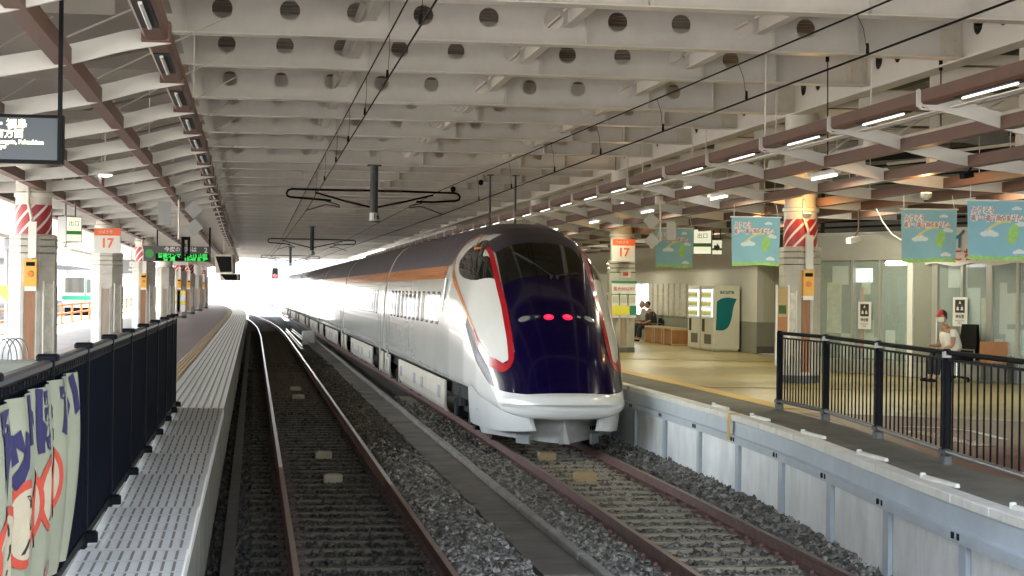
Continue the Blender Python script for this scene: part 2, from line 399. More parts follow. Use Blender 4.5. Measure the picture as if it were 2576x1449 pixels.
# ------------------------------------------------------------------ lines of the tracks and platform edges
_ys = np.arange(-20, 420, 1.0)
def _smooth(ky, kx, w=9):
    g = np.interp(_ys, ky, kx); k = np.hanning(w + 2)[1:-1]; k /= k.sum()
    return np.convolve(np.pad(g, w // 2, mode='edge'), k, 'valid')
_t1 = _smooth([-20, 100, 122, 145, 175, 230, 420], [1.19, 1.19, 1.06, 0.60, -0.6, -4.2, -24], 15)
_t2 = _smooth([-20, 8, 16, 24, 35, 52, 72, 99, 137, 180, 260, 420], [4.85, 4.95, 5.02, 5.13, 5.17, 5.10, 4.95, 4.76, 4.55, 3.9, 1.0, -9], 11)
_er = _smooth([-20, 9, 12.2, 13.8, 15.7, 18.8, 21.2, 25, 30, 60, 100, 180], [5.66, 5.66, 5.69, 5.77, 5.97, 6.28, 6.47, 6.58, 6.62, 6.54, 6.30, 5.45], 5)
def t1(y): return float(np.interp(y, _ys, _t1))
def t2(y): return float(np.interp(y, _ys, _t2))
def er(y): return float(np.interp(y, _ys, _er))
def el(y): return t1(y) - 1.575
def frange(a, b, s):
    n = max(1, int(round((b - a) / s))); return [a + (b - a) * i / n for i in range(n + 1)]
def strip(mb, x0f, x1f, ys, z, mi=0):
    """a sheet between two lines running along the tracks"""
    zf = z if callable(z) else (lambda y: z)
    return mb.grid([[V((x1f(y), y, zf(y))), V((x0f(y), y, zf(y)))] for y in ys], mi)
def wallstrip(mb, xf, ys, z0, z1, mi=0):
    return mb.grid([[V((xf(y), y, z0)), V((xf(y), y, z1))] for y in ys], mi)

# ------------------------------------------------------------------ ground and ballast
g = MB(); g.add([(-900, -60, -0.62), (900, -60, -0.62), (900, 1500, -0.62), (-900, 1500, -0.62)], [(0, 1, 2, 3)])
struct(g, 'ground', 'ground')
def bed(name, x0f, x1f, nx, ys, zf, m):
    rows = []
    for y in ys:
        a, b = x0f(y), x1f(y)
        rows.append([V((b + (a - b) * i / nx, y, zf(i / nx, y) + RNG.normal(0, 0.012))) for i in range(nx + 1)])
    mb = MB().grid(rows); return struct(mb, name, m)
Y_NEAR = frange(3, 60, 0.30); Y_FAR = frange(60, 330, 2.0)[1:]
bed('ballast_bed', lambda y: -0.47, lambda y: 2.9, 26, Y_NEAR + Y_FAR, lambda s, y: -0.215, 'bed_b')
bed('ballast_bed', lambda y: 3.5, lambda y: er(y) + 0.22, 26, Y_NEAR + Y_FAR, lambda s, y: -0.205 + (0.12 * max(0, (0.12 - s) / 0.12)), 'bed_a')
bed('ballast_bed', lambda y: -60, lambda y: -9, 10, frange(3, 330, 6), lambda s, y: -0.22, 'ground')

def stones(name, mname, n, place, smin, smax):
    """loose broken stones as one mass: jittered six-cornered lumps"""
    base = np.array([(-1, -1, -.6), (1, -1, -.7), (1, 1, -.6), (-1, 1, -.7), (-.7, -.7, .6), (.8, -.6, .7), (.7, .7, .6), (-.6, .7, .7)])
    tri = np.array([(0, 2, 1), (0, 3, 2), (4, 5, 6), (4, 6, 7), (0, 1, 5), (0, 5, 4), (1, 2, 6), (1, 6, 5), (2, 3, 7), (2, 7, 6), (3, 0, 4), (3, 4, 7)])
    P = place(n); n = len(P)
    sz = RNG.uniform(smin, smax, (n, 1, 1)) * RNG.uniform(0.7, 1.3, (n, 1, 3))
    v = base[None] * (1 + RNG.normal(0, 0.22, (n, 8, 3))) * sz
    q = RNG.normal(size=(n, 4)); q /= np.linalg.norm(q, axis=1, keepdims=True)
    w, x, y, z = q.T
    Rm = np.stack([np.stack([1 - 2 * (y * y + z * z), 2 * (x * y - w * z), 2 * (x * z + w * y)], -1),
                   np.stack([2 * (x * y + w * z), 1 - 2 * (x * x + z * z), 2 * (y * z - w * x)], -1),
                   np.stack([2 * (x * z - w * y), 2 * (y * z + w * x), 1 - 2 * (x * x + y * y)], -1)], -2)
    v = np.einsum('nij,nkj->nki', Rm, v) + P[:, None, :]
    f = (tri[None] + (np.arange(n) * 8)[:, None, None]).reshape(-1)
    me = bpy.data.meshes.new(name); me.vertices.add(n * 8); me.vertices.foreach_set('co', v.reshape(-1))
    nf = n * 12; me.loops.add(nf * 3); me.loops.foreach_set('vertex_index', f.astype(np.int32))
    me.polygons.add(nf); me.polygons.foreach_set('loop_start', np.arange(0, nf * 3, 3, dtype=np.int32)); me.polygons.foreach_set('loop_total', np.full(nf, 3, dtype=np.int32))
    me.materials.append(MT[mname]); me.update(); me.validate()
    o = bpy.data.objects.new(name, me); COL.objects.link(o); return o
def depth_y(n, y0, y1):                                      # more stones near the camera
    u = RNG.uniform(0, 1, n); return 1 / (1 / y0 + u * (1 / y1 - 1 / y0)) * 0.55 + 0.45 * (y0 + (y1 - y0) * RNG.uniform(0, 1, n))
def pl_right(n):
    y = depth_y(n, 10.5, 46); e = np.interp(y, _ys, _er) + 0.13; c = np.interp(y, _ys, _t2)
    x = 3.58 + (e - 3.58) * RNG.uniform(0, 1, n)
    z = -0.178 - 0.042 * (np.abs(x - c) < 0.66) + np.clip((x - (e - 0.75)) / 0.75, 0, 1) * 0.16 + np.clip((c - 0.95 - x) / 0.6, 0, 1) * 0.06 + RNG.uniform(-.02, .025, n)
    keep = (np.abs(np.abs(x - c) - 0.75) > 0.10)
    return np.stack([x, y, z], 1)[keep]
MIDR = (10, 33)
def pl_mid(n):
    y = depth_y(n, *MIDR); x = RNG.uniform(2.08, 2.93, n); z = -0.165 + 0.05 * np.sin((x - 2.08) / 0.85 * PI) + RNG.uniform(-.02, .02, n)
    k = (x < 2.86 - 0.10 * np.sin(y * 2.1) * np.sin(y * 0.7)) | (RNG.uniform(0, 1, n) < 0.05)
    return np.stack([x, y, z], 1)[k]
def pl_left(n):
    y = depth_y(n, 12, 70); x = RNG.uniform(-0.42, 2.0, n); z = -0.20 + RNG.uniform(-.015, .02, n)
    keep = (np.abs(np.abs(x - 1.19) - 0.75) > 0.10)
    return np.stack([x, y, z], 1)[keep]
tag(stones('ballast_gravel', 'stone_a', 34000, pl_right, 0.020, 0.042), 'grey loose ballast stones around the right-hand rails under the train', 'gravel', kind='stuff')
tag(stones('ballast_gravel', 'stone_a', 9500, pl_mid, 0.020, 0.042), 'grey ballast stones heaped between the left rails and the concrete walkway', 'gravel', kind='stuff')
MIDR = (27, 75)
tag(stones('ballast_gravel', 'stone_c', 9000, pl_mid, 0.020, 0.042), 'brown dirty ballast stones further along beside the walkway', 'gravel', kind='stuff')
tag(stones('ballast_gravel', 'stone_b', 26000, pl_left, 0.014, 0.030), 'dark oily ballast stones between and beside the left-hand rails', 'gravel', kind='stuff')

# walkway of concrete lids and the pale kerb beside it
mb = MB(); y = 4.0; i = 0
while y < 96:
    L = 1.0 if y < 60 else 4.0
    j = random.uniform(-.012, .012)
    mb.box(2.9 + j, 3.41, y + .008, y + L - .008, -.4, -.115 + random.uniform(-.012, .006)); y += L
struct(mb, 'walkway', 'walk_concrete')
mb = MB(); y = 4.0
while y < 96:
    L = 2.0 if y < 60 else 6.0
    j = random.uniform(-.008, .008); mb.cbox(3.43 + j, 3.54 + j, y + .006, y + L - .006, -.4, -.055, 0.012); y += L
struct(mb, 'walkway_kerb', 'kerb_concrete')
# drain and pipe along the foot of the left platform
mb = MB(); mb.box(-0.30, -0.16, 5, 110, -0.4, -0.13)
struct(mb, 'drain_channel', 'concrete_dark')
mb = MB(); p = at(598, 1080, x=-0.42); mb.tube([p + V((-.05, 0, .10)), p + V((.05, -.1, .04)), p + V((.16, -.5, -.12)), p + V((.2, -1.0, -.33))], 0.035, 8)
solo(mb, 'drain_pipe', 'concrete', 'grey drain pipe poking out of the left platform wall', 'pipe')
mb = MB(); p = at(580, 1300, x=-0.42); mb.tube([p + V((-.05, .1, .0)), p + V((.10, .0, -.03)), p + V((.3, -.05, -.05)), p + V((.5, .05, -.05))], 0.03, 8)
solo(mb, 'drain_pipe', 'concrete_wall', 'pale hose end lying below the left platform edge', 'pipe')

# ------------------------------------------------------------------ rails and sleepers
RP = [(-.0325, 0), (.0325, 0), (.0325, -.035), (.009, -.05), (.009, -.135), (.062, -.15), (.062, -.163), (-.062, -.163), (-.062, -.15), (-.009, -.135), (-.009, -.05), (-.0325, -.035)]
def rail(off, tf, y0, y1, label, bright_from, brown):
    ys = frange(y0, min(y1, 60), 1.0) + (frange(60, y1, 2.5)[1:] if y1 > 60 else [])
    r = MB().sweep([(tf(y) + off, y, 0) for y in ys], RP).build('rail', 'rust')
    tag(r, label, 'rail', 'running rails')
    PM[r.name] = Matrix.Identity(4)
    def head(a, b, m):
        yy = frange(a, b, 1.5)
        MB().sweep([(tf(y) + off, y, 0.002) for y in yy], [(-.03, 0), (.03, 0), (.03, -.006), (-.03, -.006)]).build('running_surface', m, r)
    if bright_from > y0: head(y0, bright_from, brown)
    if bright_from < y1: head(bright_from, y1, 'rail_top')
    return r
rail(-.75, t1, 4, 260, 'leftmost rail, rusty near and polished bright further off', 26.5, 'rail_top_brown')
rail(.75, t1, 4, 260, 'second rail from the left, beside the dark ballast', 24, 'rail_top_brown')
rail(-.75, t2, 4, 260, 'rusty rail under the left wheels of the train', 60, 'rail_top_brown')
rail(.75, t2, 4, 260, 'rusty rail nearest the white platform wall', 60, 'rail_top_brown')

def sleeper(m, w, label, grp, clips, zt=-.163):
    b = MB(); b.cbox(-1.2, 1.2, -.085, .085, -.36, zt, .02)
    o = b.build('sleeper', m); tag(o, label, 'sleeper', grp); PM[o.name] = Matrix.Identity(4)
    for sx in (-.75, .75):
        for d in (-.105, .105):
            c = MB(); c.cbox(sx + d - .05, sx + d + .05, -.075, .075, -.17, -.135, .01); c.box(sx + d - .02, sx + d + .02, -.03, .03, -.136, -.10)
            c.build('rail_clip', clips, o)
    return o
s1 = sleeper('sleeper_old', 2.4, '', 'old dark sleepers of the left track', 'rust_dark')
i = 0; y = 9.0
while y < 118:
    o = s1 if i == 0 else s1.copy()
    if i:
        COL.objects.link(o)
        if y < 34:
            for c in list(s1.children):
                k = c.copy(); COL.objects.link(k); k.parent = o
    o.location = (t1(y), y, 0); o['label'] = nth(i) + ' sleeper of the left track counted from the camera'
    i += 1; y += 0.64 if y < 60 else 1.28
s2 = sleeper('sleeper_pc', 2.4, '', 'concrete sleepers of the train track', 'rust', -.156)
i = 0; y = 9.0
while y < 47:
    o = s2 if i == 0 else s2.copy()
    if i:
        COL.objects.link(o)
        for c in list(s2.children):
            k = c.copy(); COL.objects.link(k); k.parent = o
    o.location = (t2(y), y, 0); o['label'] = nth(i) + ' concrete sleeper in front of the train from the camera'
    i += 1; y += 0.62
def wood_block(x, y, label, m='wood_yellow', w=0.20, h=0.10):
    b = MB(); b.cbox(x - w, x + w, y - .11, y + .11, -.20, -.13 + h + .03, .012)
    o = b.build('track_block', m); tag(o, label, 'track block', 'yellow blocks between the rails'); PM[o.name] = Matrix.Identity(4)
    c = MB(); c.cbox(x - w + .04, x + w - .04, y - .06, y + .06, -.13 + h + .03, -.13 + h + .04, .005); c.build('lid', m, o)
wood_block(5.03, 25.9, 'yellow block between the rails in front of the train', w=.165, h=.07)
wood_block(5.02, 29.3, 'yellow block half under the nose of the train', w=.15, h=.06)
wood_block(1.21, 26.0, 'nearer tan block of the near pair on the left track', 'block_dull', .14, .05)
wood_block(1.21, 29.6, 'further tan block of the near pair on the left track', 'block_dull', .14, .05)
wood_block(1.20, 45.8, 'nearer small block of the far pair on the left track', 'sleeper_pc', .16, .03)
wood_block(1.21, 49.5, 'further small block of the far pair on the left track', 'sleeper_pc', .16, .03)
# concrete post block by the kerb, and the two bright unused rail stubs behind it
b = MB(); b.cbox(2.55, 3.25, 91.5, 92.1, -.3, .52, .05)
solo(b, 'marker_block', 'coping', 'small pale concrete block beside the kerb far along the train', 'block')
for k, xo in enumerate((2.35, 2.75)):
    b = MB().sweep([(xo + .12 * k, 84 + 6 * k, -.02), (xo - .1, 120, -.02)], RP)
    solo(b, 'guard_rail', 'rail_top', ['left', 'right'][k] + ' one of two short bright rails left of the train', 'rail', 'short bright rails')

# ------------------------------------------------------------------ left platform
YL = frange(3, 40, 2) + frange(40, 190, 3)[1:]
mb = MB()
lin = lambda y: -8.2
mb.grid([[V((el(y) - .14 if y > 23.8 else -.53, y, -.6)), V((el(y) - .07, y, -.55)), V((el(y) - .07, y, .96)), V((el(y), y, .97)), V((el(y), y, 1.04)), V((-8.2, y, 1.04)), V((-8.2, y, -.6))] for y in YL], 0)
struct(mb, 'platform', 'concrete_face')
mb = MB(); YF = [y for y in YL if y >= 22] + []
strip(mb, lambda y: -5.0, lambda y: el(y) - .9, [3] + YF, 1.048); struct(mb, 'platform_floor', 'platform_pink')
mb = MB(); strip(mb, lambda y: -8.2, lambda y: -5.0, YL, 1.050); struct(mb, 'platform_floor', 'concrete')
mb = MB(); strip(mb, lambda y: el(y) - .92, lambda y: el(y), [23.8] + [y for y in YL if y > 24], 1.056); struct(mb, 'platform_edge_tiles', 'tile_white')
mb = MB()
for k in range(8):                                           # long grooves and cross joints of the edge tiles
    a = .06 + k * .103
    yy = [24.0] + [y for y in YL if 24 < y < 112]
    strip(mb, lambda y, a=a: el(y) - a - .028, lambda y, a=a: el(y) - a, yy, 1.060)
for y in frange(24, 110, .6):
    mb.add([(el(y) - .91, y, 1.0605), (el(y) - .01, y, 1.0605), (el(y) - .01, y + .008, 1.0605), (el(y) - .91, y + .008, 1.0605)], [(0, 1, 2, 3)])
struct(mb, 'platform_edge_grooves', 'tile_groove')
mb = MB(); strip(mb, lambda y: el(y) - 1.24, lambda y: el(y) - .93, [23.9] + [y for y in YL if y > 24 and y < 150], 1.060)
for k in range(4):
    a = .96 + k * .075
    yy = [23.9] + [y for y in YL if 24 < y < 110]
    for y0, y1 in zip(yy[:-1], yy[1:]):
        pass
    mb.grid([[V((el(y) - a, y, 1.060)), V((el(y) - a - .012, y, 1.070)), V((el(y) - a - .034, y, 1.070)), V((el(y) - a - .046, y, 1.060))] for y in yy])
struct(mb, 'tactile_paving', 'tactile_tan')
mb = MB()
for p0, p1 in (((-2.3, 34), (-2.12, 39.5)), ((-2.95, 36), (-2.85, 39.2)), ((-2.6, 31.5), (-1.75, 31.6))):
    mb.add([(p0[0], p0[1], 1.053), (p0[0] + .09, p0[1], 1.053), (p1[0] + .09, p1[1], 1.053), (p1[0], p1[1], 1.053)], [(0, 1, 2, 3)])
struct(mb, 'floor_markings', 'tactile_yellow')
# tilted tiled slabs along the near edge
def slab(y0, y1, i):
    o = thing('edge_slab', nth(i) + ' tiled edge slab from the camera beside the black fence', 'slab', (-.70, (y0 + y1) / 2, 1.0), group='tiled slabs along the near platform edge')
    zl = lambda y: 1.045 + .055 * (y - y0) / (y1 - y0)
    xa, xb = -1.03, -.375
    b = MB(); vs = []
    for y in (y0 + .004, y1 - .004):
        vs += [(xa, y, .99), (xb, y, .99), (xb, y, zl(y) - .012), (xb - .012, y, zl(y)), (xa, y, zl(y))]
    b.add(vs, [(4, 3, 2, 1, 0), (5, 6, 7, 8, 9), (0, 1, 6, 5), (1, 2, 7, 6), (2, 3, 8, 7), (3, 4, 9, 8), (4, 0, 5, 9)])
    b.build('tile_top', 'tile_white', o)
    b = MB(); b.add([(xa, y0 + .01, zl(y0) + .002), (xb - .014, y0 + .01, zl(y0) + .002), (xb - .014, y0 + .27, zl(y0 + .27) + .002), (xa, y0 + .27, zl(y0 + .27) + .002)], [(0, 1, 2, 3)])
    b.build('plain_band', 'coping', o)
    b = MB(); n = 5
    for r in range(n):
        ya = y0 + .33 + (y1 - y0 - .36) * r / n; yb = ya + (y1 - y0 - .36) / n - .055
        for k in range(9):
            x = xa + .055 + k * .066
            b.add([(x, ya, zl(ya) + .002), (x + .017, ya, zl(ya) + .002), (x + .017, yb, zl(yb) + .002), (x, yb, zl(yb) + .002)], [(0, 1, 2, 3)])
        b.add([(xa, yb + .024, zl(yb) + .0015), (xb - .014, yb + .024, zl(yb) + .0015), (xb - .014, yb + .030, zl(yb) + .0015), (xa, yb + .030, zl(yb) + .0015)], [(0, 1, 2, 3)])
    b.build('groove', 'tile_groove', o)
SY = [4.5, 6.6, 8.7, 10.86, 12.95, 15.25, 17.15, 19.25, 21.35, 23.6]
for i in range(len(SY) - 1): slab(SY[i], SY[i + 1], i)

# black panel fence of the left platform
FX = -1.06; FT = ZP + 1.26
FY = [3.2, 5.2, 7.25, 9.3, 11.25, 13.2, 15.2, 17.25, 19.35, 21.3, 22.85, 23.95]
fe = thing('panel_fence', 'black metal panel fence along the left platform edge', 'fence', (FX, 14, ZP))
for i, y in enumerate(FY):
    b = MB(); b.cbox(FX - .035, FX + .035, y - .035, y + .035, ZP - .02, FT, .008); b.cbox(FX - .055, FX + .055, y - .06, y + .06, FT, FT + .035, .01)
    b.cbox(FX - .01, FX + .10, y - .05, y + .05, ZP + .03, ZP + .10, .015); b.build('post', 'fence_black', fe)
for y0, y1 in zip(FY[:-1], FY[1:]):
    n = int((y1 - y0) / .022); rows = [[], []]
    for k in range(n + 1):
        yy = y0 + .04 + (y1 - y0 - .08) * k / n; xo = .014 + (.007 if k % 4 in (0, 1) else 0)
        rows[0].append(V((FX + xo, yy, ZP + .10))); rows[1].append(V((FX + xo, yy, FT - .09)))
    b = MB().grid(rows); b.box(FX - .012, FX + .012, y0 + .036, y1 - .036, ZP + .10, FT - .09); b.build('panel', 'fence_panel', fe)
    b = MB(); b.cbox(FX - .03, FX + .03, y0 + .036, y1 - .036, FT - .03, FT + .005, .012); b.build('cap_rail', 'fence_cap', fe)
    b = MB(); b.box(FX - .02, FX + .03, y0 + .036, y1 - .036, ZP + .05, ZP + .10); b.build('lower_rail', 'fence_black', fe)
    b = MB(); b.box(FX - .02, FX + .02, y0 + .036, y1 - .036, FT - .09, FT - .032)
    for k in range(int((y1 - y0) / .12)): b.box(FX + .02, FX + .026, y0 + .06 + k * .12, y0 + .12 + k * .12, FT - .078, FT - .045)
    b.build('slotted_rail', 'fence_black', fe)

# ------------------------------------------------------------------ right platform, its wall and floors
YR = frange(3, 40, .7) + frange(40, 180, 4)[1:]
mb = MB()
mb.grid([[V((er(y) + .22, y, -.6)), V((er(y) + .22, y, .80)), V((er(y) + .04, y, .97)), V((er(y) + .04, y, 1.035)), V((40, y, 1.035)), V((40, y, -.6))] for y in YR])
struct(mb, 'platform', 'concrete_wall')
mb = MB()
y = 3.0
while y < 30:                                                # white edge tiles, one by one
    a, c = er(y), er(y + .30); j = random.uniform(-.004, .004)
    P = lambda x, yy, z: (x, yy, z)
    mb.add([P(a + j, y + .004, .985), P(c + j, y + .296, .985), P(c + .17, y + .296, .985), P(a + .17, y + .004, .985),
            P(a + j, y + .004, ZP - .012), P(c + j, y + .296, ZP - .012), P(c + .17, y + .296, ZP), P(a + .17, y + .004, ZP), P(a + .012 + j, y + .004, ZP), P(c + .012 + j, y + .296, ZP)],
           [(0, 1, 5, 4), (4, 5, 9, 8), (8, 9, 6, 7), (0, 4, 8, 7, 3), (1, 2, 6, 9, 5), (0, 3, 2, 1)]); y += .30
strip(mb, lambda y: er(y), lambda y: er(y) + .17, [y for y in YR if y > 30], ZP); wallstrip(mb, er, [y for y in YR if y > 30], .985, ZP)
struct(mb, 'platform_coping', 'coping')
mb = MB(); strip(mb, lambda y: er(y) + .17, lambda y: er(y) + 1.02, YR, ZP - .005)
struct(mb, 'platform_floor', 'asphalt')
mb = MB(); strip(mb, lambda y: er(y) + 1.02, lambda y: 24, [y for y in YR], ZP - .009); struct(mb, 'platform_floor', 'platform_floor')
mb = MB(); strip(mb, lambda y: er(y) + 1.0, lambda y: er(y) + 1.32, [24.3] + [y for y in YR if y > 24.5 and y < 130], ZP); struct(mb, 'tactile_paving', 'tactile_yellow')
mb = MB(); mb.add([(7.4, 43.2, ZP), (12.8, 41.5, ZP), (12.8, 41.85, ZP), (7.4, 43.6, ZP)], [(0, 1, 2, 3)])
mb.add([(8.0, 29.9, ZP), (11.6, 29.0, ZP), (11.6, 29.3, ZP), (8.0, 30.2, ZP)], [(0, 1, 2, 3)])
struct(mb, 'tactile_paving', 'tactile_yellow')
mb = MB(); mb.add([(6.75, 3, ZP - .004), (20, 3, ZP - .004), (20, 17.6, ZP - .004), (10.15, 21.9, ZP - .004), (8.06, 23.4, ZP - .004), (7.62, 23.6, ZP - .004), (7.62, 22.3, ZP - .004), (7.25, 19.2, ZP - .004), (6.9, 16.3, ZP - .004)], [tuple(range(9))])
struct(mb, 'platform_floor', 'red_floor')
def dquad(mb, pts, z, w):
    for (u0, v0), (u1, v1) in zip(pts[:-1], pts[1:]):
        a, c = at(u0, v0, z=z), at(u1, v1, z=z); n = (c - a).cross(V((0, 0, 1))).normalized() * w / 2
        mb.add([a - n, c - n, c + n, a + n], [(0, 1, 2, 3)])
mb = MB(); dquad(mb, [(2267, 1073), (2360, 1075), (2440, 1083)], ZP + .001, .10); struct(mb, 'floor_markings', 'coping')
mb = MB(); dquad(mb, [(2440, 1083), (2528, 1105)], ZP + .001, .10); struct(mb, 'floor_markings', 'steel_blue')
mb = MB(); dquad(mb, [(2300, 1085), (2400, 1105), (2480, 1122)], ZP + .001, .28); struct(mb, 'floor_markings', 'train_red')
# steel edge beam, posts and concrete infill under the platform edge
w = thing('platform_wall', 'pale concrete panels between blue steel posts below the right platform', 'wall', (er(16) + .1, 16, -.2))
PY = [7.2, 9.25, 11.38, 13.65, 15.95, 18.3, 20.7, 23.0, 25.3, 27.6, 29.9, 32.2, 34.5]
mb = MB().sweep([(er(y) + .06, y, 0) for y in frange(3, 36, .5)], [(-.035, .985), (.03, .985), (.03, .75), (-.04, .75), (-.04, .765), (0.0, .775), (0.0, .965), (-.035, .972)])
mb.build('edge_beam', 'steel_blue', w, smooth=False)
mb = MB().sweep([(er(y) + .03, y, 0) for y in frange(3, 36, .5)], [(-.03, .765), (.03, .765), (.03, .67), (-.03, .67)]); mb.build('edge_beam', 'steel_blue', w)
for y in PY:
    x = er(y) + .10
    b = MB(); b.box(x - .03, x + .01, y - .06, y + .06, -.32, .67); b.box(x - .042, x - .03, y - .075, y + .075, -.32, .67)
    b.build('steel_post', 'steel_blue', w)
    b = MB(); [b.cbox(x - .11, x - .098, y + d - .03, y + d + .03, .70, .755, .01) for d in (-.06, .06)]; b.build('bolt', 'rubber', w)
for a, c in zip(PY[:-1], PY[1:]):
    b = MB(); xs = er(a) + .10, er(c) + .10
    b.add([(xs[0], a + .09, -.35), (xs[1], c - .09, -.35), (xs[1], c - .09, .67), (xs[0], a + .09, .67), (xs[0] + .09, a + .09, -.35), (xs[1] + .09, c - .09, -.35), (xs[1] + .09, c - .09, .66), (xs[0] + .09, a + .09, .66)],
          [(0, 3, 2, 1), (4, 5, 6, 7), (0, 1, 5, 4), (3, 7, 6, 2), (0, 4, 7, 3), (1, 2, 6, 5)])
    b.add([(xs[0] - .03, a + .09, -.35), (xs[1] - .03, c - .09, -.35), (xs[1] - .03, c - .09, -.02), (xs[0] - .03, a + .09, -.02), (xs[0] - .002, a + .09, .0), (xs[1] - .002, c - .09, .0)], [(0, 3, 2, 1), (3, 4, 5, 2)])
    b.build('concrete_panel', 'wall_panel', w)
# white brackets on the edge tiles
for i, y in enumerate((12.4, 14.6, 16.9, 19.5, 22.2, 24.4)):
    b = MB(); x = er(y) + .155; b.cbox(x, x + .05, y - .38, y + .38, ZP, ZP + .035, .01); b.cbox(x + .0, x + .05, y + .39, y + .43, ZP, ZP + .05, .008, 0)
    solo(b, 'edge_bracket', 'coping', nth(i) + ' long white bracket on the right platform edge tiles', 'bracket', 'brackets on the right platform edge')
b = MB(); y = 23.2; b.box(er(y) - .008, er(y) - .003, y - .07, y + .07, .70, ZP + .004); b.box(er(y) - .008, er(y) + .17, y - .07, y + .07, ZP + .001, ZP + .005)
solo(b, 'edge_marker', 'tactile_yellow', 'yellow painted stripe over the right platform edge', 'marker')

# black bar fence
FR = [(7.53, 24.14), (7.53, 22.1), (7.19, 19.23), (6.81, 16.32), (6.50, 13.4), (6.32, 10.5), (6.3, 7.6)]
bf = thing('bar_fence', 'black upright bar fence on the right platform', 'fence', (7.0, 16, ZP))
FH = 1.10
for k, (x, y) in enumerate(FR):
    b = MB(); b.lathe((x, y, 0), [(.046, ZP - .02), (.046, ZP + FH + .01), (.03, ZP + FH + .035)], 12); b.build('post', 'fence_black', bf, smooth=True, angle=.6)
    b = MB(); b.cbox(x - .055, x + .055, y - .055, y + .055, ZP - .02, ZP + .09, .02); b.cbox(x - .05, x + .05, y - .06, y + .10, ZP + .09, ZP + .15, .02); b.build('post_foot', 'post_grey', bf)
    if k in (1, 2, 3): b = MB(); b.cbox(x - .048, x + .03, y - .048, y + .03, ZP + FH - .05, ZP + FH + .015, .012); b.build('clamp', 'plate_grey', bf)
for (xa, ya), (xb, yb) in zip(FR[:-1], FR[1:]):
    a, c = V((xa, ya, 0)), V((xb, yb, 0)); d = (c - a).normalized(); n = 16 if ya > 24 else 15
    b = MB(); b.tube([a + d * .04 + V((0, 0, ZP + FH)), c - d * .04 + V((0, 0, ZP + FH))], .026, 10); b.build('top_rail', 'fence_black', bf, smooth=True, angle=.8)
    b = MB(); b.tube([a + d * .04 + V((0, 0, ZP + .12)), c - d * .04 + V((0, 0, ZP + .12))], .028, 10); b.build('bottom_rail', 'galv' if ya < 23 else 'post_grey', bf, smooth=True, angle=.8)
    b = MB()
    for k in range(1, n):
        p = a + (c - a) * k / n; b.tube([p + V((0, 0, ZP + .12)), p + V((0, 0, ZP + FH - .07))], .0095, 6)
    q = frame(a + V((0, 0, ZP + FH - .07)), d, (0, 0, 1)); b.fbox(q, .04, (c - a).length - .04, -.012, .012, -.012, .012)
    b.build('bars', 'fence_black', bf)
# ------------------------------------------------------------------ the big roof: deck, cross beams, right girder
ROOF_Y0, ROOF_Y1 = 7.0, 186.0  # near edge, out of view, placed to let skylight onto the foreground
GX = 10.15
mb = MB(); prof = []
y = ROOF_Y0
while y < ROOF_Y1:
    prof += [(y, 7.10), (y + .12, 7.10), (y + .16, 7.18), (y + .28, 7.18)]; y += .32
mb.grid([[V((-9.5, a, z)), V((26.0, a, z))] for a, z in prof])
mb.grid([[V((26.0, a, z + .3)), V((-9.5, a, z + .3))] for a, z in ((ROOF_Y0, 7.1), (ROOF_Y1, 7.1))])
struct(mb, 'roof_deck', 'deck_metal')
def holed(mb, x0, x1, z0, z1, cx, cz, r, y, n=20):
    """steel plate panel with one round hole, seen from both sides"""
    angs = sorted(set([2 * PI * k / n for k in range(n)] + [math.atan2(zz - cz, xx - cx) % (2 * PI) for xx in (x0, x1) for zz in (z0, z1)]))
    def rim(a):
        ca, sa = math.cos(a), math.sin(a); t = 1e9
        if abs(ca) > 1e-9: t = min(t, ((x1 if ca > 0 else x0) - cx) / ca)
        if abs(sa) > 1e-9: t = min(t, ((z1 if sa > 0 else z0) - cz) / sa)
        return cx + ca * t, cz + sa * t
    vs = []; m = len(angs); th = .012
    for yy in (y - th / 2, y + th / 2):
        for a in angs: vs.append((cx + r * math.cos(a), yy, cz + r * math.sin(a)))
        for a in angs: q = rim(a); vs.append((q[0], yy, q[1]))
    fs = []
    for k in range(m):
        j = (k + 1) % m
        fs += [(k, m + k, m + j, j), (2 * m + k, 2 * m + j, 3 * m + j, 3 * m + k), (k, j, 2 * m + j, 2 * m + k)]
    mb.add(vs, fs)
STX = [-9.2 + 2.75 * k for k in range(3)] + [-3.70, -.95, 1.81, 4.57, 7.29, 8.53]
HOLES = [-.47 + .917 * k for k in range(-9, 10)]
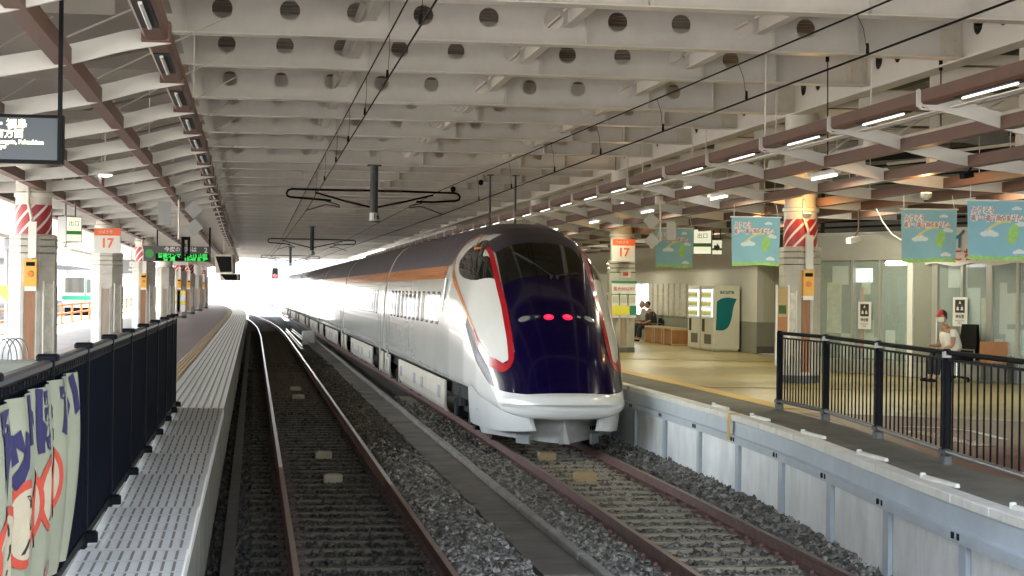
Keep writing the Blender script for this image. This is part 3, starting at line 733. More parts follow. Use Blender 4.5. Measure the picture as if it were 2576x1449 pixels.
def cross_beam(y, z0, main, full=True):
    hw = .14 if not main else .17; h0 = z0 + .02; top = 7.09
    w_ = MB()
    edges = [-9.4] + [(a + b) / 2 for a, b in zip(HOLES[:-1], HOLES[1:])] + [HOLES[-1] + .46]
    if full:
        for k, cx in enumerate(HOLES): holed(w_, edges[k], edges[k + 1], h0, top, cx, z0 + .365, .14, y)
        w_.box(edges[-1], GX, y - .006, y + .006, h0, top)
    else:
        w_.box(-9.4, GX, y - .006, y + .006, h0, top)
    for x in STX:                                            # stiffeners with a chamfered head
        for s in (-1, 1):
            w_.add([(x - .006, y + s * .006, h0), (x - .006, y + s * .125, h0), (x - .006, y + s * .125, h0 + .50), (x - .006, y + s * .06, h0 + .58), (x - .006, y + s * .006, h0 + .58),
                    (x + .006, y + s * .006, h0), (x + .006, y + s * .125, h0), (x + .006, y + s * .125, h0 + .50), (x + .006, y + s * .06, h0 + .58), (x + .006, y + s * .006, h0 + .58)],
                   [(0, 1, 2, 3, 4), (9, 8, 7, 6, 5), (1, 6, 7, 2), (2, 7, 8, 3), (3, 8, 9, 4), (0, 5, 6, 1)])
    web = w_
    o = thing('roof_beam', '', 'beam', (0, y, z0), group='grey cross beams of the roof')
    web.build('web', 'beam_paint', o)
    f = MB(); f.cbox(-9.4, GX, y - hw, y + hw, z0, z0 + .018, .003); f.build('flange', 'beam_flange_highlight', o)
    if y < 70:
        s = MB()
        s.box(GX - .34, GX - .02, y - .018, y - .007, z0 + .05, z0 + .80); s.box(GX - .34, GX - .02, y + .007, y + .018, z0 + .05, z0 + .80)
        s.build('splice_plate', 'duct_box', o)
        s = MB()
        for a in range(2):
            for b in range(5): s.lathe((GX - .27 + .16 * a, y - .018, z0 + .12 + .15 * b), [(.018, 0), (.018, -.016)], 6, ax='y')
        s.build('bolt', 'duct_box', o)
    return o
BY = []
k0 = -6
yy = COL0 + 3.95 * k0
bi = 0
n = k0
while yy < ROOF_Y1 - .5:
    main = n % 4 == 0
    zz = 6.15 if main else float(np.interp(yy, [16, 20, 23.9, 27.8], [6.02, 6.07, 6.165, 6.23]))
    o = cross_beam(yy, zz, main, yy < 75)
    BY.append((yy, 6.15 if main else 6.23))
    n += 1; yy = COL0 + 3.95 * n
for k, x in enumerate((-1.20, 1.55, 4.30, 7.05)):
    b = MB()
    for y0 in [COL0 + 3.95 * j for j in range(-5, 12)]: b.box(x - .006, x + .006, y0 + .14, y0 + 3.95 - .14, 6.42, 7.06); b.box(x - .07, x + .07, y0 + .14, y0 + 3.95 - .14, 6.405, 6.42); b.tube([(x - .06, y0 + .14, 6.64), (x - .06, y0 + 3.8, 6.64)], .022, 6)
    b.build('tie_bars', 'girder_paint', None); o = bpy.data.objects['tie_bars' if k == 0 else 'tie_bars.%03d' % k]
    tag(o, ['leftmost', 'second from left', 'third from left', 'rightmost'][k] + ' line of white ties running between the roof beams', 'tie bar', 'ties between the roof beams')
vis = [o for o in bpy.data.objects if o.name.startswith('roof_beam')]
vis.sort(key=lambda o: o.location.y)
for i, o in enumerate(vis): o['label'] = 'grey roof beam with round holes, %s counted from the camera end' % nth(i)
mb = MB(); mb.box(-9.4, 10.2, ROOF_Y1, ROOF_Y1 + .2, 5.95, 7.4)
solo(mb, 'roof_fascia', 'beam_paint', 'grey fascia closing the far end of the roof above the tracks', 'fascia')

gd = thing('roof_girder', 'long white girder with oval holes above the right platform columns', 'girder', (GX, 60, 6.2))
mb = MB(); y = ROOF_Y0
mb.cbox(GX - .14, GX + .16, ROOF_Y0, ROOF_Y1, 6.12, 6.148, .004); mb.build('flange', 'girder_paint', gd)
mb = MB(); y = COL0 + 3.95 * -6
while y < ROOF_Y1 - 4:
    if y < 64:
        cuts = [y, y + 1.27, y + 2.12, y + 2.97, y + 3.83, y + 3.95]
        for k in range(5):
            a, c = cuts[k], cuts[k + 1]
            if 0 < k < 4:
                q = MB(); holed(q, a, c, 6.15, 7.09, (a + c) / 2, 6.62, .17, 0, 24)
                mb.add([(GX + v[1], v[0], v[2]) for v in q.v], q.f)
            else: mb.box(GX - .006, GX + .006, a, c, 6.15, 7.09)
    else: mb.box(GX - .006, GX + .006, y, y + 3.95, 6.15, 7.09)
    y += 3.95
mb.build('web', 'girder_paint', gd)

# canopy structure behind the girder: haunched frames, hung posts, slatted ceiling
for i, y in enumerate(frange(9.68, 9.68 + 3.16 * 25, 3.16)):
    o = thing('steel_portal', nth(i) + ' pale haunched frame behind the white girder from the camera', 'frame', (12, y, 6), group='haunched frames over the right platform')
    fr = (V((10.3, y, 0)), V((1, 0, 0)), V((0, 0, 1)), V((0, -1, 0)))
    b = MB(); pts = [(0, 5.25), (.10, 5.25), (.16, 5.65), (.45, 5.92), (1.0, 6.0), (4.6, 6.0), (5.15, 5.92), (5.45, 5.65), (5.5, 5.25), (5.6, 5.25), (5.6, 6.25), (0, 6.25)]
    b.fpoly(fr, pts, -.01, .01); b.build('haunched_web', 'girder_paint', o)
    b = MB(); b.box(10.3, 15.9, y - .07, y + .07, 6.25, 6.27); b.box(10.28, 10.40, y - .07, y + .07, 4.6, 5.25); b.box(15.8, 15.92, y - .07, y + .07, 4.4, 5.25); b.build('post', 'girder_paint', o)
    b = MB(); b.tube([(10.4, y, 5.7), (13.0, y + 1.5, 6.1)], .022, 5); b.tube([(10.4, y, 5.6), (10.4, y + 3.1, 5.15)], .018, 5); b.tube([(12, y, 5.15), (12, y + 3.1, 5.25)], .03, 5); b.build('brace', 'girder_paint', o)
mb = MB(); mb.box(10.35, 22, ROOF_Y0, 96, 6.42, 6.52)
struct(mb, 'canopy_ceiling', 'wall_cream')
mb = MB()
for x in frange(10.6, 21.8, .28): mb.box(x, x + .05, ROOF_Y0, 92, 6.33, 6.418)
struct(mb, 'canopy_ceiling_slats', 'louver')
mb = MB()
for y in frange(6.0, 92.0, 6.32): mb.box(10.4, 22, y, y + .12, 6.18, 6.33)
struct(mb, 'canopy_ceiling_beams', 'girder_paint')
mb = MB(); mb.box(9.9, 10.42, 12, 90, 5.12, 5.20); mb.box(10.0, 10.06, 12, 90, 5.42, 5.46); mb.box(10.0, 10.06, 12, 90, 5.62, 5.66)
solo(mb, 'cable_tray', 'girder_paint', 'pale cable tray and pipes running below the white girder', 'cable tray')

# ------------------------------------------------------------------ lattice canopies over both platforms
def lattice(name, label, edge_x, sgn, xs, zs, y0, y1, lit, bend=lambda y: 0.0):
    """brown longitudinal beams, grey-white cross fins dipping away from the track"""
    o = thing(name, label, 'canopy', (edge_x, 40, 4.6))
    yb = frange(y0, y1, 3.16)
    for k, (x, z) in enumerate(zip(xs, zs)):
        b = MB(); hw = .11 if k == 0 else .075
        path = [(x + bend(y), y, z) for y in frange(y0, y1, 6.32)]
        h = .165 if k == 0 else .155
        prof = [(-hw, 0), (-hw, h), (hw, h), (hw, 0)]
        if k == 0: prof = [(-hw, .03), (-hw, h), (hw, h), (hw, .03), (hw - .03, 0), (-hw + .03, 0)]
        b.sweep(path, prof); b.build('brown_beam', 'soffit_brown', o)
    fy = []
    y = COL0 - 3.16 * 9
    while y < y1:
        if y > y0: fy.append(y)
        y += 3.16
    xx = [edge_x - sgn * 0.13] + list(np.linspace(xs[0], xs[-1], 14)[1:])
    zf = lambda x: float(np.interp(x * (1 if xs[-1] > xs[0] else -1), [v * (1 if xs[-1] > xs[0] else -1) for v in xs], zs))
    for y in fy:
        b = MB(); bx = bend(y)
        def ring(dy): return [V((x + bx, y + dy, zf(x) - .012)) for x in xx] + [V((x + bx, y + dy, zf(x) + .17)) for x in reversed(xx)]
        r1, r2 = ring(-.022), ring(.022); n = len(r1)
        m = len(xx)
        vs = r1 + r2; fs = []
        for i in range(m - 1):
            fs += [(i, i + 1, n - 2 - i, n - 1 - i), (n + i + 1, n + i, 2 * n - 1 - i, 2 * n - 2 - i)]
        for i in range(n): fs.append((i, n + i, n + (i + 1) % n, (i + 1) % n))
        b.add(vs, fs); b.build('fin', 'fin_paint', o)
    b = MB()
    for y in fy[::1]:
        for k, x in enumerate(xs[:4]):
            if (k * 2 + int(y)) % 5 == 0: b.tube([(x + bend(y), y + .2, zs[k] + .24), (x + bend(y), y + .2, 6.9)], .008, 4)
            if sgn < 0 and k in (1, 3): b.tube([(x + bend(y), y + .3, zs[k] + .3), (x + bend(y) - sgn * 1.4, y + 2.6, 6.1)], .010, 4)
    b.build('hanger_rods', 'girder_paint', o)
    return o, fy
LXS = [-.90, -1.72, -2.74, -3.73, -4.7]; LZS = [4.94, 4.70, 4.50, 4.40, 4.36]
lbend = lambda y: -float(np.interp(y, [0, 32, 47, 75, 150, 300], [0, 0, .12, .28, .38, .5]))
lc, lfy = lattice('lattice_canopy', 'brown and grey lattice canopy over the left platform', -.90, -1, LXS, LZS, 4.0, 147, False, lbend)
RXS = [7.74, 8.68, 9.64, 10.6, 11.56, 12.5, 13.5, 14.5]; RZS = [4.94, 4.68, 4.48, 4.39, 4.35, 4.33, 4.33, 4.33]
rc, rfy = lattice('lattice_canopy', 'brown and grey lattice canopy over the right platform', 7.74, 1, RXS, RZS, 4.0, 120, True)
for i, y in enumerate([v for v in lfy if v < 92]):
    x = -.90 + lbend(y + 1.5)
    o = thing('light_fitting', nth(i) + ' unlit tube in the brown edge beam of the left canopy', 'light', (x, y + 1.5, 4.94), group='tube lights along the left canopy edge')
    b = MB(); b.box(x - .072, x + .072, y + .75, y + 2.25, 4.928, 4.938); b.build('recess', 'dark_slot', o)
    b = MB(); b.tube([(x, y + .85, 4.917), (x, y + 2.15, 4.917)], .019, 8); b.build('tube', 'tube_dim', o, smooth=True, angle=.8)
    b = MB(); [b.cbox(x - .13, x + .13, y + d - .12, y + d + .12, 4.93, 5.115, .01) for d in (0.0, )]; b.build('joint_cover', 'soffit_brown', o)
for i, y in enumerate([v for v in rfy if v < 82]):
    x = 7.74
    o = thing('light_fitting', nth(i) + ' lit white tube in the brown edge beam of the right canopy', 'light', (x, y + 1.5, 4.94), group='tube lights along the right canopy edge')
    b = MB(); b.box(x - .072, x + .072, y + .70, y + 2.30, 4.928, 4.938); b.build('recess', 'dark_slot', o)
    b = MB(); b.tube([(x, y + .8, 4.915), (x, y + 2.2, 4.915)], .013, 8); b.build('tube', 'tube_lit', o, smooth=True, angle=.8)
    b = MB(); b.box(x + .20, x + .30, y + .12, y + 3.04, 4.90, 4.915); b.build('white_channel', 'white_paint', o)
    b = MB(); fr = (V((x, y, 4.94)), V((1, 0, 0)), V((0, 0, 1)), V((0, -1, 0)))
    b.fpoly(fr, [(-.155, -.02), (-.155, .17), (-.125, .185), (-.125, .0), (-.09, -.04), (.25, -.055), (.25, -.075), (-.10, -.06)], -.02, .02); b.build('edge_bracket', 'fin_paint', o)
for k, (x0, x1) in enumerate(((-8.6, -4.9),)):               # plain soffit and fascia left of the left lattice
    b = MB(); b.box(-8.6, -4.86, 4, 147, 4.50, 4.62); b.box(-8.75, -8.6, 4, 147, 4.38, 4.9)
    struct(b, 'canopy_soffit', 'fin_paint')
b = MB(); b.grid([[V((-8.6, a, 5.4)), V((-1.2, a, 6.1))] for a in (4, 147)]); struct(b, 'canopy_roof', 'deck_metal')
b = MB()
for y in frange(6, 146, 5.27): b.box(-8.4, -1.3, y - .03, y + .03, 5.22, 5.36); b.tube([(-3.6, y, 5.1), (-1.4, y + 2, 5.9)], .02, 4); b.tube([(-3.6, y + 1, 5.1), (-5.6, y + 2.5, 5.5)], .02, 4)
solo(b, 'canopy_purlins', 'deck_metal', 'dim steel purlins and braces above the left lattice', 'purlins')

# ------------------------------------------------------------------ columns
def column(x, y, label, grp, stripe, side, posters=True, box=True, hcol=3.62):
    """octagonal concrete sheath below, round painted shaft above; side -1 left platform, 1 right platform"""
    o = thing('platform_column', label, 'column', (x, y, ZP), group=grp)
    R = .40 if side < 0 else .365
    b = MB(); n = 8
    def oc(r, z): return [V((x + r / math.cos(PI / 8) * math.cos(PI / 8 + k * PI / 4), y + r / math.cos(PI / 8) * math.sin(PI / 8 + k * PI / 4), z)) for k in range(8)]
    rr = [oc(R, ZP - .03), oc(R, 3.05), oc(R - .008, 3.055), oc(R - .008, 3.07), oc(R, 3.075), oc(R, hcol - .02), oc(R - .02, hcol)]
    b.grid(rr, 0, closed=True); b.add(oc(R - .02, hcol), [tuple(range(8))]); b.build('concrete_sheath', 'concrete_col', o)
    b = MB(); b.grid([oc(R + .012, ZP - .03), oc(R + .012, ZP + .13), oc(R, ZP + .135)], 0, closed=True); b.build('skirting', 'wall_grey_dark', o)
    top = 4.9 if side < 0 else 6.15
    b = MB(); b.lathe((x, y, 0), [(.315, hcol - .01), (.315, 4.28), (.345, 4.30), (.345, 4.36), (.315, 4.38), (.315, top)], 24); b.build('shaft', 'shaft_paint', o, smooth=True, angle=.5)
    if stripe:
        m = MB(); nz, na = 30, 64
        z0, z1 = hcol + .01, 4.15
        for iz in range(nz):
            for ia in range(na):
                a0, a1 = 2 * PI * ia / na, 2 * PI * (ia + 1) / na; za, zb = z0 + (z1 - z0) * iz / nz, z0 + (z1 - z0) * (iz + 1) / nz
                # slanted cells follow the stripes
                sh = lambda a, z: (a * .325 - (z - z0) * 1.0)
                q = []
                for a, z in ((a0, za), (a1, za), (a1, zb), (a0, zb)):
                    aa = a + (z - z0) / .325; q.append((x + .322 * math.cos(aa), y + .322 * math.sin(aa), z))
                m.add(q, [(0, 1, 2, 3)], 1 if ia % 8 in (0, 1) else 0)
        m.build('striped_wrap', ['stripe_red', 'stripe_pale'], o, smooth=True)
    # timber strips let into the faces towards the camera and the track
    for ang, wid in ((0.0, .17), (PI / 4, .0), (-PI / 4, .0), (PI / 2 * side * -1, .15)):
        if wid:
            fr = face_frame((x + math.sin(ang) * R, y - math.cos(ang) * R, 0), ang)
            b = MB(); b.fbox(fr, -wid / 2, wid / 2, ZP + .2, 2.66, .002, .012); b.build('timber_strip', 'wood_brown' if stripe else 'wood_grey', o)
            b = MB(); b.fbox(fr, -wid / 2 - .045, -wid / 2 - .02, ZP + .16, 2.72, .001, .02); b.fbox(fr, wid / 2 + .02, wid / 2 + .045, ZP + .16, 2.72, .001, .02); b.build('strip_edging', 'concrete_col', o)
    b = MB(); rr = R + .006
    for z in (3.28, 3.40, 3.52): b.grid([oc(rr, z), oc(rr + .008, z + .008), oc(rr, z + .022)], 0, closed=True)
    b.build('steel_band', 'galv' if side < 0 else 'chrome', o)
    if posters:
        ang = PI / 4 if side < 0 else -PI / 4
        fr = face_frame((x + math.sin(ang) * R, y - math.cos(ang) * R, 0), ang)
        b = MB(); b.fbox(fr, -.08, .12, 1.55, 2.75, .003, .010); b.build('notice_sheet', 'poster', o)
        b = MB(); b.fbox(fr, -.105, -.078, 1.50, 2.80, .003, .035); b.fbox(fr, .122, .14, 1.50, 2.80, .003, .03); b.build('notice_frame', 'white_paint', o)
    if box:
        fr = face_frame((x + .02, y - R, 0), 0)
        b = MB(); b.fbox(fr, -.10, .10, 2.62, 2.70, .0, .10); b.build('box_foot', 'white_paint', o)
        b = MB(); b.fbox(fr, -.105, .105, 2.70, 3.18, .0, .12); bo = b.build('alarm_box', 'box_yellow', o)
        b = MB(); b.lathe((x + .02, y - R - .12, 2.92), [(.055, 0), (.05, -.02)], 14, ax='y'); b.build('push_button', 'box_orange', bo)
        b = MB(); b.fbox(fr, -.075, .075, 3.06, 3.13, .12, .124); b.build('window_slot', 'board_black', bo)
        b = MB(); b.tube([(x + .02, y - R - .05, 3.18), (x + .02, y - R - .05, hcol + .3), (x - .05, y - .37, hcol + .55), (x - .05, y - .36, 4.5)], .03, 8); b.build('conduit', 'shaft_paint', o, smooth=True, angle=.8)
        b = MB(); b.fbox(fr, -.05, .09, 3.2, hcol + .22, .03, .09); b.build('conduit_cover', 'white_paint' if side < 0 else 'sign_white', o)
    return o
LC = 'concrete columns of the left platform'; RC = 'concrete columns of the right platform'
column(-3.90, COL0, 'thick left column with red striped band and yellow alarm box, nearest the black fence', LC, True, -1)
column(-3.90, COL0 + BAY, 'left column behind the orange-topped 17 sign', LC, False, -1, box=False)
column(-3.90, COL0 + 2 * BAY, 'left column with striped band left of the green departure board', LC, True, -1)
column(-3.92, COL0 + 3 * BAY, 'left column under the green departure board', LC, False, -1, box=False)
c5 = column(-4.02, COL0 + 4 * BAY + 1, 'left column papered with notices under the number 16 sign', LC, True, -1)
for i in range(5, 8):
    column(-4.05, COL0 + i * BAY, nth(i) + ' left column from the camera, small in the distance', LC, i % 2 == 1, -1, box=i % 2 == 1)
fr = face_frame((-4.02, COL0 + 4 * BAY + 1 - .40, 0), 0)
for k, (z0, z1, m) in enumerate(((2.35, 2.55, 'poster_yellow'), (2.0, 2.33, 'sign_white'), (1.8, 1.98, 'poster_yellow'), (1.4, 1.78, 'sign_white'))):
    b = MB(); b.fbox(fr, -.36, .36, z0, z1, .004, .012); b.build('notice_sheet', m, c5)
column(10.3, COL0, 'right column with red striped band and yellow alarm box behind the bar fence', RC, True, 1)
c17 = column(10.21, COL0 + BAY, 'right column below the orange-topped 17 sign beside the train nose', RC, False, 1, posters=False, box=False)
column(10.45, COL0 + 2 * BAY, 'right column hidden largely behind the train', RC, False, 1, posters=False, box=False)
fr = face_frame((10.21, COL0 + BAY - .365, 0), 0)
b = MB(); b.fbox(fr, -.34, .35, 2.02, 3.02, .004, .02); nb = b.build('notice_board', 'sign_white', c17)
b = MB(); b.fbox(fr, -.36, .37, 2.98, 3.05, .02, .025); b.fbox(fr, -.36, .37, 2.66, 2.685, .02, .025); b.fbox(fr, .17, .37, 2.10, 2.36, .02, .025); b.build('green_band', 'poster_green', nb)
b = MB(); b.fbox(fr, -.34, .15, 2.10, 2.36, .02, .025); b.build('yellow_panel', 'poster_yellow', nb)
b = MB(); text_mb(b, fr, '最大30%OFF', .13, 0, 2.82, .027, width=.6); b.build('lettering', 'text_red', nb)
b = MB(); [b.fbox(fr, -.32 + .23 * k, -.14 + .23 * k, 2.44, 2.62, .02, .024) for k in range(3)]; b.build('picture_tile', 'wall_cream', nb)
b = MB(); fr2 = face_frame((10.21, COL0 + BAY - .365, 0), 0); b.fbox(fr2, -.10, .19, 3.14, 3.36, .004, .012); nt_ = b.build('notice_sheet', 'poster', c17)
b = MB(); b.fbox(fr2, -.03, .12, 3.19, 3.29, .012, .015); b.build('red_mark', 'text_red', nt_)
# ------------------------------------------------------------------ the train
NOSE_Y = 28.2
I = lambda s, a, b: float(np.interp(s, a, b))
_sg = np.arange(-.06, 7.0001, .01)
def _table(a, b, win):
    g = np.interp(_sg, a, b); k = np.hanning(win + 2)[1:-1]; k /= k.sum()
    e = np.concatenate([2 * g[0] - g[1:win // 2 + 1][::-1], g, np.full(win // 2, g[-1])]); return np.convolve(e, k, 'valid')
_ZT = _table([-.06, 0, .12, .4, .7, 1.0, 1.6, 2.3, 2.8, 3.3, 3.8, 4.3, 5.0, 5.8, 7.0], [.93, 1.01, 1.19, 1.58, 1.89, 2.15, 2.58, 3.0, 3.32, 3.62, 3.81, 3.93, 4.01, 4.06, 4.07], 45)
_WW = _table([0, .25, .6, 1.5, 3, 5, 7], [1.09, 1.13, 1.18, 1.30, 1.40, 1.45, 1.45], 45)
def sec(s):
    w = float(np.interp(s, _sg, _WW)); zt = float(np.interp(s, _sg, _ZT))
    zc = I(s, [0, .5, 1.5, 3, 6], [.82, .96, 1.25, 1.5, 1.6])
    zb = I(s, [0, .15, .8, 1.4, 2.2], [.60, .57, .60, .70, .90])
    n = I(s, [0, 1, 2.3, 3.3, 5, 7], [2.5, 2.45, 2.5, 2.6, 2.7, 2.95])
    nl = I(s, [0, .6, 1.5, 3], [2.4, 3.2, 5, 8])
    return w, zt, zc, zb, n, nl
def Bp(s, q):
    w, zt, zc, zb, n, nl = sec(s); sg = 1 if q >= 0 else -1; a = abs(q)
    sn, cs = max(0.0, math.sin(a)), math.cos(a)
    if a <= PI / 2: x, z = w * sn ** (2 / n), zc + (zt - zc) * max(0.0, cs) ** (2 / n)
    else: x, z = w * sn ** (2 / nl), zc - (zc - zb) * (-cs) ** (2 / nl)
    y = s + .80 * max(0.0, 1 - max(s, 0) / 3.6) ** 1.5 * (x / 1.12) ** 3.0
    return V((sg * x, y, z))
def Pn(s, q, off):
    p = Bp(s, q); e = .02
    du = Bp(s + e, q) - Bp(s - e, q); dv = Bp(s, q + e) - Bp(s, q - e)
    nn = dv.cross(du)
    if nn.length < 1e-9: return p
    nn.normalize()
    c = V((0, p.y + 1.2, .85 if s < 2 else 1.6))
    if nn.dot(p - c) < 0: nn = -nn
    return p + nn * off
def qx(s, x):
    w, zt, zc, zb, n, nl = sec(s); return math.asin(min(1, abs(x) / w) ** (n / 2)) * (1 if x >= 0 else -1)
def qz(s, z):
    w, zt, zc, zb, n, nl = sec(s)
    if z >= zc: return math.acos(min(1, max(0, (z - zc) / (zt - zc))) ** (n / 2))
    return PI / 2 + math.asin(min(1, max(0, (zc - z) / (zc - zb))) ** (nl / 2))
def dense(C, step=.05):
    out = []
    for (s0, q0), (s1, q1) in zip(C[:-1], C[1:]):
        n = max(1, int(math.ceil(abs(s1 - s0) / step))) if s0 < 7 else 1
        out += [(s0 + (s1 - s0) * k / n, q0 + (q1 - q0) * k / n) for k in range(n)]
    return out + [C[-1]]
def fine(S, step=.05):
    return [a for a, _ in dense([(s, 0) for s in S], step)]
def patch(A, B, nw, off, mb=None, sgn=1):
    rows = []
    for (s0, q0), (s1, q1) in zip(A, B):
        rows.append([Pn(s0 + (s1 - s0) * k / nw, sgn * (q0 + (q1 - q0) * k / nw), off) for k in range(nw + 1)])
    mb = mb or MB(); return mb.grid(rows if sgn > 0 else [r[::-1] for r in rows])
def spline(P, n=8):
    out = []
    for i in range(len(P) - 1):
        p0, p1, p2, p3 = P[max(i - 1, 0)], P[i], P[i + 1], P[min(i + 2, len(P) - 1)]
        for k in range(n):
            t = k / n
            out.append(tuple(.5 * (2 * b + (c - a) * t + (2 * a - 5 * b + 4 * c - d) * t * t + (3 * b - a - 3 * c + d) * t ** 3) for a, b, c, d in zip(p0, p1, p2, p3)))
    return out + [P[-1]]
def ribbon(path, w, off, sgn):
    """a painted line of constant width laid along a path on the body"""
    pts = [Pn(s, sgn * q, off) for s, q in path]; rows = []
    for i, (s, q) in enumerate(path):
        t = (pts[min(i + 1, len(pts) - 1)] - pts[max(i - 1, 0)]).normalized()
        nn = (Pn(s, sgn * q, off + .05) - pts[i]).normalized(); b = t.cross(nn).normalized()
        ww = w(i / (len(path) - 1)) if callable(w) else w
        rows.append([pts[i] - b * ww / 2, pts[i] + b * ww / 2])
    return MB().grid(rows if True else rows)
def car_axis(y0, y1):
    p, q = V((t2(y0) + (.06 if y0 < 30 else 0), y0, 0)), V((t2(y1), y1, 0)); return p, math.atan2(-(q.x - p.x), q.y - p.y)
SIDE_Z = (2.06, 2.66)
def side_windows(car, ss, w, sides):
    for sg in sides:
        for s in ss:
            m = MB(); A = [(7, 0)]
            rows = []
            za, zb_ = SIDE_Z; r = .06
            o_ = lambda off, e: [[Pn(7.0, sg * qz(7, zz), off) + V((0, s + yy - 7.0, 0)) for yy, zz in ((-w / 2 - e, za - e), (-w / 2 - e, zb_ + e))], [Pn(7.0, sg * qz(7, zz), off) + V((0, s + yy - 7.0, 0)) for yy, zz in ((w / 2 + e, za - e), (w / 2 + e, zb_ + e))]]
            def win(off, e, c):
                zs = [za - e, za - e + c, (za + zb_) / 2, zb_ + e - c, zb_ + e]
                hw = [w / 2 + e - c, w / 2 + e, w / 2 + e, w / 2 + e, w / 2 + e - c]
                R = []
                for z, h in zip(zs, hw):
                    b = Pn(7.0, sg * qz(7, z), off); R.append([b + V((0, s - 7.0 - h, 0)), b + V((0, s - 7.0 + h, 0))])
                return MB().grid(R)
            f = win(.003, .035, .05).build('window', 'rubber', car, world=False)
            win(.006, 0, .04).build('pane', 'glass_window', f, world=False)
def bogie(car, s):
    b = MB(); b.cbox(-.95, .95, s - .55, s + .55, .42, .72, .04); b.box(-1.12, -.92, s - 1.5, s + 1.5, .40, .62); b.box(.92, 1.12, s - 1.5, s + 1.5, .40, .62)
    for x in (-1.13, 1.13):
        for d in (-1.12, 1.12): b.cbox(x - .13, x + .13, s + d - .22, s + d + .22, .28, .62, .04)
        b.lathe((x, s, .55), [(.20, .0), (.20, .35)], 12); b.tube([(x, s - .5, .75), (x, s + .5, .62)], .05, 6)
        b.tube([(x * 1.06, s + .9, .95), (x * 1.06, s + .9, .5)], .06, 8)
    o = b.build('bogie', 'rubber', car, world=False)
    for x in (-.75, .75):
        for d in (-1.12, 1.12):
            w = MB(); w.lathe((x + (.07 if x > 0 else -.07), s + d, .43), [(.10, -.10 * (1 if x > 0 else -1)), (.38, -.07), (.43, -.065), (.43, .065), (.40, .075), (.10, .05)], 28, ax='x')
            w.build('wheel', 'rust_dark', o, world=False, smooth=True, angle=.6, fix=True)
    return o
def skirts(car, spans, sides, m='train_skirt'):
    for sg in sides:
        for a, b in spans:
            R = []
            for y in (a, b): R.append([V((sg * x, y, z)) for x, z in ((1.436, .955), (1.43, .60), (1.40, .42), (1.34, .33))])
            mb = MB().grid(R if sg < 0 else [r[::-1] for r in R])
            R2 = [[p + V((-sg * .03, 0, 0)) for p in r] for r in R]; mb.grid(R2 if sg > 0 else [r[::-1] for r in R2])
            for yy in (a, b): mb.box(sg * 1.42 - .02, sg * 1.42 + .0 + (.0 if sg > 0 else .02), yy - .006, yy + .006, .36, .95)
            o = mb.build('skirt_panel', m, car, world=False)
            v = MB(); n = int((b - a) / 1.5)
            for k in range(n):
                y = a + (k + .6) * (b - a) / n
                if k % 3 != 1: v.box(sg * 1.437 - .004, sg * 1.437 + .004, y - .22, y + .22, .56, .80)
            if n: v.build('vent', 'far_grey', o, world=False)

tr = thing('bullet_train', 'white and dark purple high speed train with red-edged nose standing at the right platform', 'train', (t2(NOSE_Y), NOSE_Y, 0))
cars = [(28.2, 48.75), (49.25, 68.25), (68.75, 87.75), (88.25, 107.25), (107.75, 126.75), (127.25, 146.25), (146.75, 167.0)]
def car_empty(name, y0, y1, label):
    p, rz = car_axis(y0, y1); return thing(name, label, 'train car', tuple(p), rz, 'coupled cars of the train')
bpy.data.objects.remove(tr)
c1 = car_empty('train_car', *cars[0], 'leading white train car with purple nose, windscreen and red tail lamps')
L1 = cars[0][1] - cars[0][0]
# body shell
ss = [-1.35, -1.15, -.9, -.65, -.4, -.2, 0, .02, .04, .07] + frange(.1, 7.0, .05) + frange(7.6, L1, 1.2)
qs = [-PI + 2 * PI * k / 160 for k in range(161)]
def ringat(s):
    if s < 0:
        f = -s; R = []
        for q in qs:
            p = Bp(0, q); R.append(V((p.x * (1 - .05 * math.sin(f)), p.y - .13 * math.sin(f), .80 + (p.z - .80) * math.cos(f))))
        return R
    return [Bp(s, q) for q in qs]
mb = MB().grid([ringat(s) for s in ss]); mb.add(ringat(ss[0]), [tuple(range(160, -1, -1))]); mb.add(ringat(ss[-1]), [tuple(range(161))])
body = mb.build('body_shell', 'train_white', c1, world=False, smooth=True, fix=True, angle=.9)
# purple bonnet
LZ = lambda s: I(s, [0, .3, .6, .8, 1.4, 2.2, 3.0], [1.0, 1.07, 1.13, 1.2, 1.42, 1.74, 2.12])
def bonnet_q(s):
    return qx(s, I(s, [.55, .62, 3.3], [.87, .80, .80]))
S1 = fine([.012, .03, .06, .1, .16, .24, .34, .45, .56]) 
S2 = fine([.50, .6, .7, .9, 1.1, 1.4, 1.7, 2.0, 2.31])
mb = MB()
b1q = lambda s: qz(s, min(LZ(s), sec(s)[1] - .01))
patch([(s, -b1q(s)) for s in S1], [(s, b1q(s)) for s in S1], 72, .006, mb)
patch([(s, -bonnet_q(s)) for s in S2], [(s, bonnet_q(s)) for s in S2], 56, .0068, mb)
mb.build('bonnet_paint', 'train_purple', body, world=False, smooth=True)
UZ = lambda s: I(s, [.55, .75, 1.0, 1.6, 2.2, 3.0], [1.50, 1.47, 1.55, 1.78, 2.02, 2.34])
